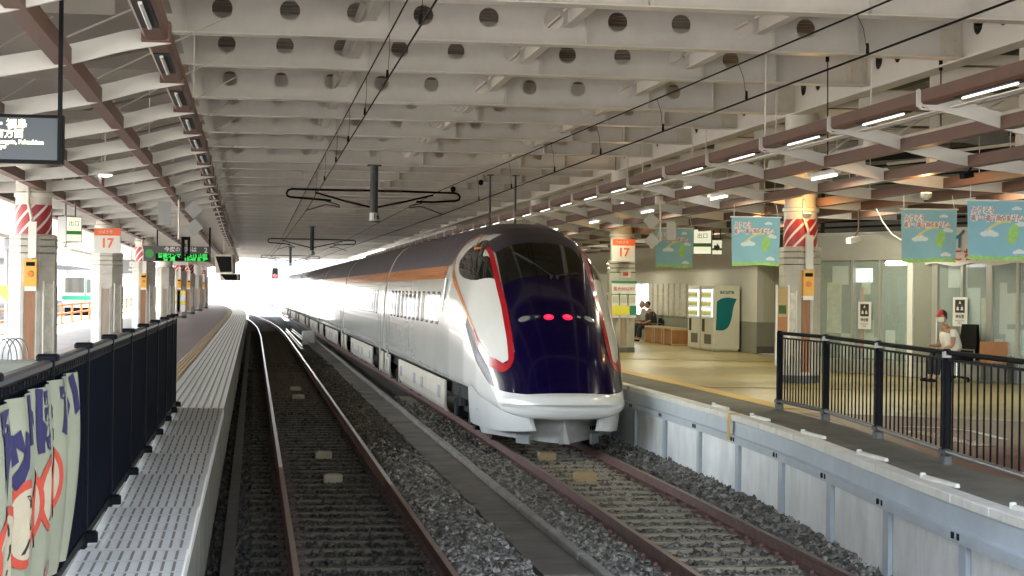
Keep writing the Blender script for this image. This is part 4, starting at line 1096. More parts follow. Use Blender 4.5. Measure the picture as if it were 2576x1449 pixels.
for sg in (-1, 1):
    S3 = fine([.55, .62, .75, 1.0, 1.3, 1.6, 1.9, 2.2, 2.6, 2.95])
    patch([(s, qz(s, LZ(s))) for s in S3], [(s, qz(s, UZ(s))) for s in S3], 14, .006, None, sg).build('side_wedge_paint', 'train_purple', body, world=False, smooth=True)
    red = spline([(3.8, qx(3.8, .88)), (3.42, qx(3.42, .865)), (2.9, qx(2.9, .86)), (2.3, qx(2.3, .85)), (1.7, qx(1.7, .84)), (1.1, qx(1.1, .84)), (.75, qx(.75, .845)), (.55, qx(.55, .86)), (.46, qx(.46, .92)), (.52, qz(.52, 1.42)), (.85, qz(.85, 1.50)), (1.1, qz(1.1, 1.59)), (1.6, qz(1.6, 1.78)), (2.2, qz(2.2, 2.02))], 10)
    ribbon(dense(red, .03), lambda t: .09 + .035 * t / .55 if t < .55 else (.125 + (t - .55) * .25 if t < .72 else max(.05, .168 - (t - .72) * .38)), .011, sg).build('red_line', 'train_red', body, world=False, smooth=True)
    org = spline([(2.2, qz(2.2, 2.02)), (3.0, qz(3.0, 2.32)), (3.9, qz(3.9, 2.60)), (4.9, qz(4.9, 2.88)), (5.6, qz(5.6, 3.14)), (5.85, qz(5.85, 3.42)), (5.6, qz(5.6, 3.64)), (4.9, qz(4.9, 3.78)), (4.45, qx(4.45, 1.02)), (4.05, qx(4.05, .95))], 10)
    ribbon(org, lambda t: .055 + .07 * math.sin(min(1, t * 1.25) * PI) ** 2, .011, sg).build('orange_line', 'train_orange', body, world=False, smooth=True)
    # cab side window
    lo = spline([(2.34, qx(2.34, .88)), (2.62, qz(2.62, 2.93)), (3.2, qz(3.2, 2.91)), (4.0, qz(4.0, 2.95)), (4.75, qz(4.75, 3.07)), (5.15, qz(5.15, 3.26))], 10)
    hi = spline([(3.30, qx(3.3, .90)), (3.45, qx(3.45, .93)), (3.65, qx(3.65, .98)), (4.1, qz(4.1, 3.66)), (4.75, qz(4.75, 3.56)), (5.15, qz(5.15, 3.32))], 10)
    cw = patch(lo, hi, 14, .010, None, sg).build('cab_side_window', 'glass_dark', c1, world=False, smooth=True)
# windscreen, wipers
S4 = fine([2.29, 2.4, 2.6, 2.8, 3.0, 3.15, 3.30])
ws = patch([(s, -qx(s, I(s, [2.29, 3.3], [.80, .795]))) for s in S4], [(s, qx(s, I(s, [2.29, 3.3], [.80, .795]))) for s in S4], 48, .009).build('windscreen', 'glass_dark', c1, world=False, smooth=True)
for (sa, xa), (sb, xb) in (((2.26, .06), (3.02, -.48)), ((2.26, .17), (2.48, .58))):
    m = MB(); P = [Pn(sa + (sb - sa) * k / 8, qx(sa + (sb - sa) * k / 8, xa + (xb - xa) * k / 8), .035) for k in range(9)]
    m.tube(P, .010, 6); m.lathe(P[0] - V((0, 0, .02)), [(.03, -.03), (.03, .03)], 8); m.tube([P[4] - V((0, 0, .014)), P[8] - V((0, 0, .014))], .016, 5); m.build('wiper', 'wiper', ws, world=False)
# inside the cab: console, seat back and sun visor just visible in the glass edge
rs = fine([3.27, 3.5, 3.75, 4.04, 4.06, 4.3, 4.6, 4.9, 5.3, 5.6, 5.8, 5.95, 6.1, 6.4, 7.0]) + frange(8, L1, 2)
rq = lambda s: qx(s, I(s, [3.3, 3.7, 4.1], [.80, .87, .94])) if s < 4.05 else qz(s, I(s, [4.05, 4.3, 4.9, 5.6, 5.8, 5.95, 6.1], [3.79, 3.80, 3.77, 3.63, 3.50, 3.32, 3.22]))
patch([(s, -rq(s)) for s in rs], [(s, rq(s)) for s in rs], 56, .006).build('roof_paint', 'train_roof', body, world=False, smooth=True)
for sg in (-1, 1):
    S5 = fine([6.45, 6.5, 6.6, 6.8, 7.0]) + frange(8, L1, 2)
    zl = lambda s: I(s, [6.45, 6.5, 6.6, 6.8], [3.12, 3.03, 2.96, 2.95])
    patch([(s, qz(s, zl(s))) for s in S5], [(s, qz(s, 3.215)) for s in S5], 5, .008, None, sg).build('orange_band', 'train_orange', body, world=False, smooth=True)
    for s0, s1 in ((5.98, 6.01), (6.38, 6.41)):              # cab door seams and handrail
        patch([(s0, qz(s0, 1.0)), (s0, qz(s0, 1.0))] and [(s0, qz(s0, z)) for z in frange(1.0, 2.95, .25)], [(s1, qz(s1, z)) for z in frange(1.0, 2.95, .25)], 1, .004, None, sg).build('door_seam', 'seam', body, world=False)
    m = MB(); m.tube([Pn(5.95, sg * qz(5.95, 2.3), .05), Pn(5.95, sg * qz(5.95, 2.95), .05)], .02, 8); m.build('handrail', 'galv', c1, world=False)
    m = patch([(6.06, qz(6.06, 2.5)), (6.06, qz(6.06, 2.95))], [(6.22, qz(6.22, 2.5)), (6.22, qz(6.22, 2.95))], 1, .006, None, sg); m.build('door_window', 'glass_window', c1, world=False)
# lamps
def oval(sc, xc, ds, dx, off, dome, mname, name, parent, n=20, **k):
    rings = []
    for r, h in ((1.0, 0), (.85, dome * .5), (.5, dome * .9), (.15, dome)):
        rings.append([Pn(sc + ds * r * math.sin(2 * PI * j / n), qx(sc, xc + dx * r * math.cos(2 * PI * j / n)), off + h) for j in range(n)])
    m = MB().grid(rings, closed=True); m.add(rings[-1], [tuple(range(n))]); return m.build(name, mname, parent, world=False, smooth=True, fix=True)
for sg in (-1, 1):
    hs = oval(1.22, sg * .47, .075, .20, .006, .002, 'lamp_housing', 'lamp_housing', c1)
    oval(1.225, sg * .57, .062, .10, .010, .012, 'lamp_lens', 'headlight', hs)
    oval(1.21, sg * .37, .026, .035, .010, .006, 'lamp_lens', 'marker_lamp', hs)
    tl_ = oval(1.18, sg * .165, .066, .088, .007, .010, 'tail_red', 'tail_light', c1)
    oval(1.18, sg * .165, .028, .045, .020, .004, 'tail_core', 'lamp_core', tl_)
# chin, side fairings, plough
for sg in (-1, 1):
    path = spline([(.60, .30), (.82, .46), (1.00, .78), (1.14, 1.25), (1.23, 1.8), (1.29, 2.35), (1.335, 2.85)], 5)
    R = []
    for i, (x, y) in enumerate(path):
        t = i / (len(path) - 1); zt = .70 + .40 * min(1, t * 1.6); zl = .39 - .06 * min(1, t * 2) + (.03 * max(0, (t - .9) * 10))
        R.append([V((sg * (x + .035 * (1 - a) ** 0.5 * 0 - .05 * (1 - a) ** 2), y + (.10 * a if i == 0 else 0), zl + (zt - zl) * a)) for a in (0, .12, .3, .5, .7, .85, 1.0)])
    mb = MB().grid(R if sg > 0 else [r[::-1] for r in R]); R2 = [[p + V((-sg * .05, .03, 0)) for p in r] for r in R]; mb.grid(R2 if sg < 0 else [r[::-1] for r in R2])
    mb.grid([[R[i][0], R2[i][0]] for i in range(len(R))]); mb.grid([[R[0][k], R2[0][k]] for k in range(7)]); mb.grid([[R[-1][k], R2[-1][k]] for k in range(7)])
    mb.build('side_fairing', 'train_white', c1, world=False, smooth=True, fix=True, angle=.7)
    # snow plough wing, curved blade
    R = []
    for k in range(13):
        t = k / 12; x = .01 + 1.26 * t; y = .42 + 1.75 * t ** 1.35
        R.append([V((sg * (x - .10 * (1 - a)), y + .10 * math.sin(a * PI), .15 + .06 * t + (.53 - .10 * t) * a)) for a in (0, .2, .4, .6, .8, 1)])
    mb = MB().grid(R if sg > 0 else [r[::-1] for r in R]); R2 = [[p + V((0, .05, 0)) for p in r] for r in R]; mb.grid(R2 if sg < 0 else [r[::-1] for r in R2])
    mb.grid([[R[i][0], R2[i][0]] for i in range(13)]); mb.grid([[R[-1][k], R2[-1][k]] for k in range(6)])
    pw = mb.build('snow_plough', 'plow_grey', c1, world=False, smooth=True, fix=True, angle=.7)
    m = MB(); fr = frame(V((sg * .62, .98, .20)), (sg * .55, .83, 0) if sg > 0 else (.55, -.83, 0), (0, 0, 1))
    m.fbox(fr, -.16, .16, .0 - .08, .10, -.02, .02); m.build('rail_guard', 'plate_grey', pw, world=False)
    m = MB(); [m.fbox(fr, -.15 + k * .09, -.09 + k * .09, .16, .23, -.024, -.021) for k in range(4)]; [m.fbox(fr, -.15 + k * .09, -.09 + k * .09, .16, .23, .021, .024) for k in range(4)]; m.build('bolt_hole', 'rubber', pw, world=False)
m = MB(); m.cbox(-.30, .30, .75, 2.2, .55, .80, .05); m.box(-1.0, 1.0, 1.4, 2.6, .42, .66); m.build('coupler_housing', 'rubber', c1, world=False)
bogie(c1, 4.25); bogie(c1, L1 - 3.05)
skirts(c1, [(5.65, L1 - 4.5)], (-1, 1)); skirts(c1, [(L1 - 1.6, L1 - .1)], (-1, 1))
m = MB(); m.box(-1.30, 1.30, 2.9, L1 - .2, .72, .93); m.build('underframe', 'rubber', c1, world=False)
side_windows(c1, frange(7.1, L1 - 2.2, .98), .52, (-1, 1))
for sg in (-1,):                                             # passenger door seams near the rear
    for s in (L1 - 1.55, L1 - .75):
        m = MB(); m.box(sg * 1.4535 - .003, sg * 1.4535 + .003, s, s + .02, 1.0, 2.9); m.build('door_seam', 'seam', body, world=False)
m = MB(); m.grid([[Bp(7, q) + V((0, L1 - 7 + .02, 0)) for q in qs], [Bp(7, q) * .985 + V((0, (L1 - 7 + .52) - Bp(7, q).y * .985 + 7 * 0 + 7 - 7 + 7 * .985 * 0, 0)) for q in qs]]) if False else None
def gangway(y0, y1):
    R = []
    for yy in (y0, (y0 + y1) / 2, y1): R.append([V((p.x * .965, yy, 1.0 + (p.z - 1.0) * .97)) for p in [Bp(7, q) for q in qs]])
    return MB().grid(R)
gangway(L1 - .02, L1 + .52).build('gangway', 'rubber', c1, world=False, smooth=True)
m = MB(); m.cbox(-1.455, -1.43, L1 - 1.35, L1 - .95, .86, 1.16, .01); m.cbox(1.43, 1.455, L1 - 1.35, L1 - .95, .86, 1.16, .01); m.build('step_plate', 'wall_grey', c1, world=False)
# following cars
def make_car(y0, y1, label):
    L = y1 - y0; o = car_empty('train_car', y0, y1, label)
    prof = [Bp(7, q) for q in qs]
    mb = MB().grid([[V((p.x, yy, p.z)) for p in prof] for yy in (0, L)]); mb.add([V((p.x, 0, p.z)) for p in prof], [tuple(range(160, -1, -1))]); mb.add([V((p.x, L, p.z)) for p in prof], [tuple(range(161))])
    bd = mb.build('body_shell', 'train_white', o, world=False, smooth=True, fix=True, angle=.9)
    def band(z0, z1, m, name, both=True):
        for sg in (-1, 1):
            R = [[Pn(7, sg * qz(7, z0 + (z1 - z0) * k / 4), .0045) + V((0, yy - 7, 0)) for k in range(5)] for yy in (.02, L - .02)]
            MB().grid(R if sg > 0 else [r[::-1] for r in R]).build(name, m, bd, world=False, smooth=True)
    band(2.95, 3.215, 'train_orange', 'orange_band')
    q0 = qz(7, 3.21); R = [[Pn(7, -q0 + 2 * q0 * k / 24, .004) + V((0, yy - 7, 0)) for k in range(25)] for yy in (.02, L - .02)]
    MB().grid(R).build('roof_paint', 'train_roof', bd, world=False, smooth=True)
    side_windows(o, frange(2.6, L - 2.6, .98), .52, (-1,))
    bogie(o, 2.85); bogie(o, L - 2.85); skirts(o, [(4.3, L - 4.3), (.1, 1.4), (L - 1.4, L - .1)], (-1, 1))
    m = MB(); m.box(-1.30, 1.30, .2, L - .2, .72, .93); m.build('underframe', 'rubber', o, world=False)
    gangway(L - .02, L + .52).build('gangway', 'rubber', o, world=False, smooth=True)
    for s in (1.0, 1.85):
        m = MB(); m.box(-1.4565, -1.4505, s, s + .02, 1.0, 2.9); m.build('door_seam', 'seam', bd, world=False)
    m = MB(); m.cbox(-1.455, -1.43, .9, 1.3, .86, 1.16, .01); m.build('step_plate', 'wall_grey', o, world=False)
    return o
c2 = make_car(*cars[1], 'second white train car with orange band, directly behind the leading car')
for i in range(2, 7):
    p, rz = car_axis(*cars[i])
    dup(c2, tuple(p), rz, ['third white train car counted from the nose', 'fourth white train car counted from the nose', 'fifth train car counted from the nose', 'sixth train car counted from the nose', 'last and farthest car of the white train'][i - 2])

# ------------------------------------------------------------------ overhead line
YB = COL0 + BAY
def cc(x, y): return ((1000 + x * .34938) * .63889, (600 + y * .34938) * .63889)
def ap(x, y, d=0): u, v = cc(x, y); return at(u, v, y=YB + d)
pt = ap(1352, 500)
PX = pt.x
op = thing('catenary_post', 'dark hanging post numbered 16 with two looped arms above the tracks, nearest of the row', 'catenary post', (PX, YB, ap(1352, 785).z), group='hanging catenary posts under the roof')
zb_, zt_ = ap(1352, 785).z, 6.15
b = MB(); b.lathe((PX, YB, 0), [(.112, zb_ + .02), (.112, zt_ - .02)], 20); b.lathe((PX, YB, 0), [(.17, zb_), (.17, zb_ + .025)], 20); b.box(PX - .19, PX + .19, YB - .19, YB + .19, zt_ - .03, zt_ - .002)
for z in (ap(1352, 430).z, ap(1352, 615).z): b.lathe((PX, YB, 0), [(.122, z - .04), (.122, z + .04)], 20)
b.build('pipe_post', 'post_grey', op, smooth=True, angle=.6)
b = MB(); z0, z1 = ap(1352, 772).z, ap(1352, 683).z; b.lathe((PX, YB, 0), [(.116, z0), (.116, z1)], 20); nbx = b.build('number_band', 'sign_white', op, smooth=True, angle=.6)
b = MB(); fr = face_frame((PX + .055, YB - .10, (z0 + z1) / 2), .5); text_mb(b, fr, '16', .21, 0, 0, .02, bold=.006); b.build('lettering', 'text_black', nbx)
def ppath(pts, d=0): return [ap(x, y, d) for x, y in pts]
for side, loop, strut, ins, arm in (
    ('l', [(1310, 430), (1040, 428), (430, 412), (385, 425), (368, 460), (378, 490), (420, 505), (560, 515), (870, 542)], [(690, 452), (1040, 552), (1310, 617)], [((1040, 428), (1230, 430)), ((1040, 552), (1215, 594))], [(810, 548), (905, 575), (965, 600), (968, 620), (900, 600), (800, 590), (690, 625), (590, 652)]),
    ('r', [(1395, 435), (1680, 440), (2270, 460), (2305, 475), (2322, 505), (2310, 535), (2270, 548), (2000, 560), (1830, 556)], [(2020, 482), (1700, 556), (1395, 617)], [((1470, 437), (1670, 441)), ((1500, 597), (1665, 565))], [(1900, 570), (1800, 595), (1748, 605), (1750, 625), (1850, 612), (1900, 615), (2000, 650), (2122, 700)])):
    b = MB(); b.tube(ppath(loop), .030, 8); b.build('looped_arm', 'wire', op, smooth=True)
    b = MB(); b.tube(ppath(strut), .026, 8); b.build('strut', 'wire', op, smooth=True)
    for p, q in ins:
        p, q = ap(*p), ap(*q); b = MB(); n = 9
        for k in range(n):
            a0, a1 = p + (q - p) * k / n, p + (q - p) * (k + .5) / n; b.tube([a0, a0 + (a1 - a0) * .5, a1], [.035, .062, .035], 10)
        b.build('insulator', 'insulator', op)
    b = MB(); b.tube(ppath(arm), .020, 6); b.build('steady_arm', 'post_grey', op, smooth=True)
dup(op, (3.12, COL0 + 4 * BAY, zb_), label='dark hanging post with looped arms, second and smaller one further down the roof')
dup(op, (2.95, COL0 + 7 * BAY, zb_), label='dark hanging post with looped arms near the bright far end of the roof')
def wirething(pts, r, label):
    b = MB(); b.tube(pts, r, 6); return solo(b, 'overhead_wire', 'wire', label, 'wire', 'overhead wires')
def ext(a, b, y):                                            # carry a straight wire on to another place along the track
    t = (y - a.y) / (b.y - a.y); return a + (b - a) * t
m1a, m1b = ap(600, 395), at(1025, 0, y=16.0); k1a, k1b = ap(590, 652), at(1098, 0, y=13.2)
m2a, m2b = ap(2110, 425), at(2240, 0, y=13.7); k2a, k2b = ap(2122, 700), at(2548, 0, y=11.6)
m1c, k1c, m2c, k2c = V((1.4, COL0 + 4 * BAY, 5.28)), V((1.25, COL0 + 4 * BAY, 4.85)), V((4.7, COL0 + 4 * BAY, 5.28)), V((4.6, COL0 + 4 * BAY, 4.85))
wirething([ext(m1a, m1b, -6), m1a, m1c, V((1.0, 145, 5.28)), V((-2.5, 215, 5.3))], .009, 'upper carrying wire over the left track')
wirething([ext(k1a, k1b, -6), k1a, k1c, V((.9, 145, 4.85)), V((-2.6, 215, 4.85))], .010, 'lower contact wire over the left track')
wirething([ext(m2a, m2b, -6), m2a, m2c, V((4.2, 145, 5.28)), V((3.0, 200, 5.3))], .009, 'upper carrying wire over the train')
wirething([ext(k2a, k2b, -6), k2a, k2c, V((4.2, 145, 4.85)), V((3.0, 200, 4.85))], .010, 'lower contact wire over the train')
for i, y in enumerate((14.5, 18.2, 22, 26, 30, 35, 40)):
    for a, bq, kk, bk, w in ((m1a, m1b, k1a, k1b, 'left track'), (m2a, m2b, k2a, k2b, 'train track')):
        p, q = ext(a, bq, y), ext(kk, bk, y)
        b = MB(); b.tube([p, (p + q) / 2 + V((.012, 0, .05)), q], .0032, 4); b.lathe(q + V((0, 0, .06)), [(.018, -.05), (.012, .04)], 8)
        solo(b, 'wire_dropper', 'wire', nth(i) + ' thin dropper between the two wires over the ' + w, 'dropper', 'droppers of the overhead wires')
for (u, v, n_) in ((1210, 459, 'nearer'), (1140, 476, 'farther')):
    b = MB(); b.lathe(ap((u / .63889 - 1000) / .34938, (v / .63889 - 600) / .34938), [(.02, -.08), (.065, -.05), (.07, .0), (.065, .05), (.02, .08)], 12)
    solo(b, 'wire_ball', 'wire', n_ + ' black ball fitting on the carrying wire over the train', 'ball')
for u, v0, n_ in ((1233, 478, 'left'), (1297, 458, 'right')):
    p = at(u, v0, y=51.5); b = MB(); b.tube([V((p.x, p.y, 6.2)), V((p.x, p.y, 4.2))], .032, 8); b.cbox(p.x - .1, p.x + .1, p.y - .1, p.y + .1, 6.19, 6.225, .01)
    solo(b, 'hanging_pole', 'post_grey', n_ + ' one of two thin grey poles hanging just above the train roof', 'pole', 'thin poles above the train')
for i, (u, v0, v1, y) in enumerate(((2082, 120, 395, 26.0), (1549, 350, 430, 45), (1839, 190, 260, 33), (2367, 140, 330, 24.5))):
    p, q = at(u, v0, y=y), at(u, v1, y=y); b = MB(); b.tube([p, q], .010, 5); b.lathe(p - V((0, 0, .12)), [(.03, -.1), (.03, .08)], 8)
    solo(b, 'hanger_cable', 'wire', ['dark hanger cable with black plug at upper right', 'dark hanger cable above the white lit lamps', 'short dark hanger below the roof beams right of centre', 'dark hanger cable nearest the top right corner'][i], 'cable', 'hanger cables under the roof')

# ------------------------------------------------------------------ hanging signs and boards
def rect_at(u0, v0, u1, v1, y, yaw=0.0):
    """frame and half sizes of an upright board whose corners show at these places, standing at distance y"""
    a, c = at(u0, v0, y=y), at(u1, v1, y=y); m = (a + c) / 2
    return face_frame((m.x, y, m.z), yaw), abs(c.x - a.x) / 2, abs(a.z - c.z) / 2
# big screen, upper left
Ys = 14.6
fr, hw, hh = rect_at(-190, 281, 158, 412, Ys)
px = 2 * hh / 131
o = thing('display_screen', 'black framed hanging screen with yellow station names at the left edge', 'screen', (fr[0].x, Ys, fr[0].z - hh))
b = MB(); b.fbox(fr, -hw, hw, -hh, hh, -.12, 0); b.build('housing', 'board_black', o)
b = MB(); b.fbox(fr, -hw + 12 * px, hw - 13 * px, -hh + 9 * px, hh - 9 * px, .0005, .006); scr = b.build('screen', 'screen_dark', o)
b = MB(); rx = lambda u: hw - (158 - u) * px; rz_ = lambda v: hh - (v - 281) * px
for body, ur, v, sz in (('山形・福島', 63, 309, 27), ('東京方面', 54, 335, 25), ('Yamagata, Fukushima', 107, 356, 15.5), ('Tokyo', 9, 369, 15)):
    text_mb(b, fr, body, sz * px, rx(ur), rz_(v), .008, align='RIGHT', bold=.003)
b.build('lettering', 'screen_text', scr)
p0 = at(153, 410, y=Ys - .03); b = MB(); b.box(p0.x - .017, p0.x + .017, Ys - .15, Ys - .11, fr[0].z - hh, 6.1); b.build('hanger_post', 'board_black', o)
b = MB(); b.fbox(fr, -.2, -.12, hh, hh + .02, -.08, .02); b.build('clip', 'galv', o)
def number_sign(u0, v0, u1, v1, y, num, label, sub):
    fr, hw, hh = rect_at(u0, v0, u1, v1, y)
    o = thing('number_sign', label, 'sign', (fr[0].x, y, fr[0].z - hh), group='orange-topped car position signs')
    b = MB(); b.fbox(fr, -hw, hw, -hh, hh, -.16, 0); b.build('sign_box', 'sign_white', o)
    b = MB(); b.fbox(fr, -hw, hw, hh * .42, hh, .001, .006); b.fbox(fr, hw * 1.0, hw + .006, hh * .42, hh, -.16, .006); hd = b.build('orange_header', 'sign_orange', o)
    b = MB(); text_mb(b, fr, sub, hh * .30, -hw * .15, hh * .70, .008); b.build('lettering', 'sign_white', hd)
    b = MB(); text_mb(b, fr, num, hh * 1.05, 0, -hh * .22, .006, bold=hh * .03); b.build('numeral', 'sign_orange', o)
    return o
number_sign(237, 574, 302, 637, COL0 + BAY - .75, '17', 'orange and white 17 sign on the second left column', 'つばさ号')
number_sign(1541, 601, 1597, 658, COL0 + BAY - .75, '17', 'orange and white 17 sign beside the train nose', 'つばさ号')
number_sign(434, 632, 470, 667, COL0 + 4 * BAY - .2, '16', 'orange and white 16 sign half hidden behind the departure board', 'つばさ号')
# departure board
Yd = 56.0
fr, hw, hh = rect_at(361, 618, 527, 659, Yd)
o = thing('departure_board', 'dark departure board with green lit characters over the left platform', 'departure board', (fr[0].x, Yd, fr[0].z - hh))
b = MB(); b.fbox(fr, -hw, hw, -hh, hh, -.22, 0); b.build('housing', 'board_grey', o)
b = MB(); b.fbox(fr, -hw + .38, hw - .02, -hh + .02, hh * .02, .001, .006); led = b.build('led_panel', 'board_black', o)
b = MB(); text_mb(b, fr, '今度の発車は', .17, .12, hh * .55, .008, bold=.004); text_mb(b, fr, '2', .22, hw - .12, hh * .5, .008, bold=.006); b.build('lettering', 'text_white', o)
b = MB(); text_mb(b, fr, '普通ワンマン 10:13 山形', .15, -.0 + .19, -hh * .28, .009, bold=.006, width=1.55); text_mb(b, fr, '普 通      10:48 新庄', .14, .28, -hh * .72, .009, bold=.006, width=1.40); b.build('led_lettering', 'led_green', led)
b = MB(); b.lathe(fr[0] + fr[1] * (-hw + .19) + fr[3] * .01, [(.135, 0), (.135, -.012)], 24, ax='y'); b.build('round_mark', 'sign_green', o)
b = MB(); b.fbox(fr, hw - .03, hw + .03, -hh - .02, hh + .62, -.16, -.10); b.fbox(fr, -hw + .4, -hw + .44, hh, hh + .62, -.16, -.12); b.build('hanger_post', 'board_black', o)
p = at(470, 628, y=Yd - 1.2); b = MB(); b.cbox(p.x - .17, p.x - .07, p.y - .15, p.y + .15, p.z - .28, p.z + .34, .02); b.cbox(p.x + .02, p.x + .10, p.y - .15, p.y + .15, p.z - .2, p.z + .36, .02); b.box(p.x - .17, p.x + .10, p.y - .1, p.y + .1, p.z + .30, p.z + .40)
solo(b, 'camera_bracket', 'board_black', 'black bracket hanging in front of the departure board', 'bracket')
# grey plates hung from thin poles, seen from behind
def plates(up, v0, v1, y, items, label):
    p, q = at(up, v0, y=y), at(up, v1, y=y); k = (p - V((0, 0, CAMZ))).length / FPX
    o = thing('marker_plates', label, 'plates', (p.x, y, q.z))
    b = MB(); b.tube([p, q], .022, 8); b.cbox(p.x - .11, p.x + .11, y - .06, y + .06, p.z - .02, p.z + .16, .02); b.build('pole', 'shaft_paint', o)
    for kind, u, v, s in items:
        c = at(u, v, y=y - .02); fr = face_frame(c, 0); r = s * k / 2; b = MB()
        b.fpoly(fr, [(-r, 0), (0, -r), (r, 0), (0, r)] if kind == 'd' else [(-r * .55, -r), (r * .55, -r), (r * .55, r), (-r * .55, r)], -.004, .004)
        b.tube([c, V((p.x, y, c.z))], .008, 5); b.build('diamond_plate' if kind == 'd' else 'square_plate', 'plate_grey', o)
plates(450, 478, 601, 40, [('d', 487, 527, 46), ('d', 489, 572, 44), ('r', 414, 537, 58)], 'grey diamond plates on a thin pole over the left platform')
plates(1661, 512, 606, 36, [('d', 1639, 556, 44), ('d', 1640, 606, 42), ('r', 1689, 581, 46)], 'grey diamond plates on a thin pole right of the train nose')
# platform monitors under the left canopy
for i, (u0, v0, u1, v1, y, lab) in enumerate(((541, 640, 586, 688, 70, 'dark platform monitor box under the left canopy, nearest one'), (553, 688, 600, 706, 92, 'small brown monitor box under the far left canopy'))):
    fr, hw, hh = rect_at(u0, v0, u1, v1, y, -.25)
    o = thing('platform_monitor', lab, 'monitor', (fr[0].x, y, fr[0].z - hh))
    b = MB(); b.fpoly((fr[0], fr[3], fr[2], -fr[1]), [(-.5, -hh), (.0, -hh), (.12, hh), (-.5, hh)], -hw, hw); b.build('case', 'duct_box', o)
    b = MB(); b.add([fr[0] + fr[1] * a + fr[2] * bb + fr[3] * (.06 + .06 * bb / hh + .006) for a, bb in ((-hw * .4, -hh * .85), (hw * .9, -hh * .85), (hw * .9, hh * .8), (-hw * .9, hh * .8))], [(0, 1, 2, 3)]); b.build('screen', 'board_black', o)
    b = MB(); b.tube([fr[0] + fr[2] * hh, fr[0] + fr[2] * (hh + .6)], .03, 6); b.build('hanger', 'duct_box', o)
# exit signs
def box_sign(c, yaw, w, h, d, label, arrow=False):
    fr = face_frame(c, yaw)
    o = thing('exit_sign', label, 'sign', (c[0], c[1], c[2] - h / 2))
    b = MB(); b.fbox(fr, -w / 2, w / 2, -h / 2, h / 2, -d, 0); b.build('case', 'board_grey', o)
    b = MB(); b.fbox(fr, -w / 2 + .015, w / 2 - .015, -h / 2 + .015, h / 2 - .015, .001, .006); f = b.build('lit_face', 'sign_lit', o)
    b = MB(); b.fbox(fr, -w / 2 + .015, w / 2 - .015, -h * .20, -h * .06, .006, .009); b.build('green_band', 'sign_green', f)
    b = MB()
    if arrow: b.fpoly(fr, [(-w * .25, -h * .12), (w * .0, -h * .12), (w * .0, -h * .28), (w * .3, 0), (w * .0, h * .28), (w * .0, h * .12), (-w * .25, h * .12)], .009, .012)
    else: text_mb(b, fr, '出口', h * .22, 0, h * .22, .008)
    b.build('lettering', 'board_grey', f)
    b = MB(); b.fbox(fr, -w * .3, -w * .3 + .03, h / 2, h / 2 + .5, -d * .6, -d * .5); b.fbox(fr, w * .3, w * .3 + .03, h / 2, h / 2 + .5, -d * .6, -d * .5); b.build('hanger', 'board_grey', o)
    return o
c = at(186, 577, y=36); box_sign((c.x, c.y, c.z), .5, .34, .52, .42, 'pale green-banded hanging sign beside the striped left column')
c = at(1767, 608, y=44); box_sign((c.x, c.y, c.z), -.35, .48, .66, .26, 'lit green-banded exit sign between two blue flags')
c = at(1803, 622, y=44.3); box_sign((c.x, c.y, c.z), -.1, .30, .40, .12, 'small lit arrow sign beside the exit sign', True)
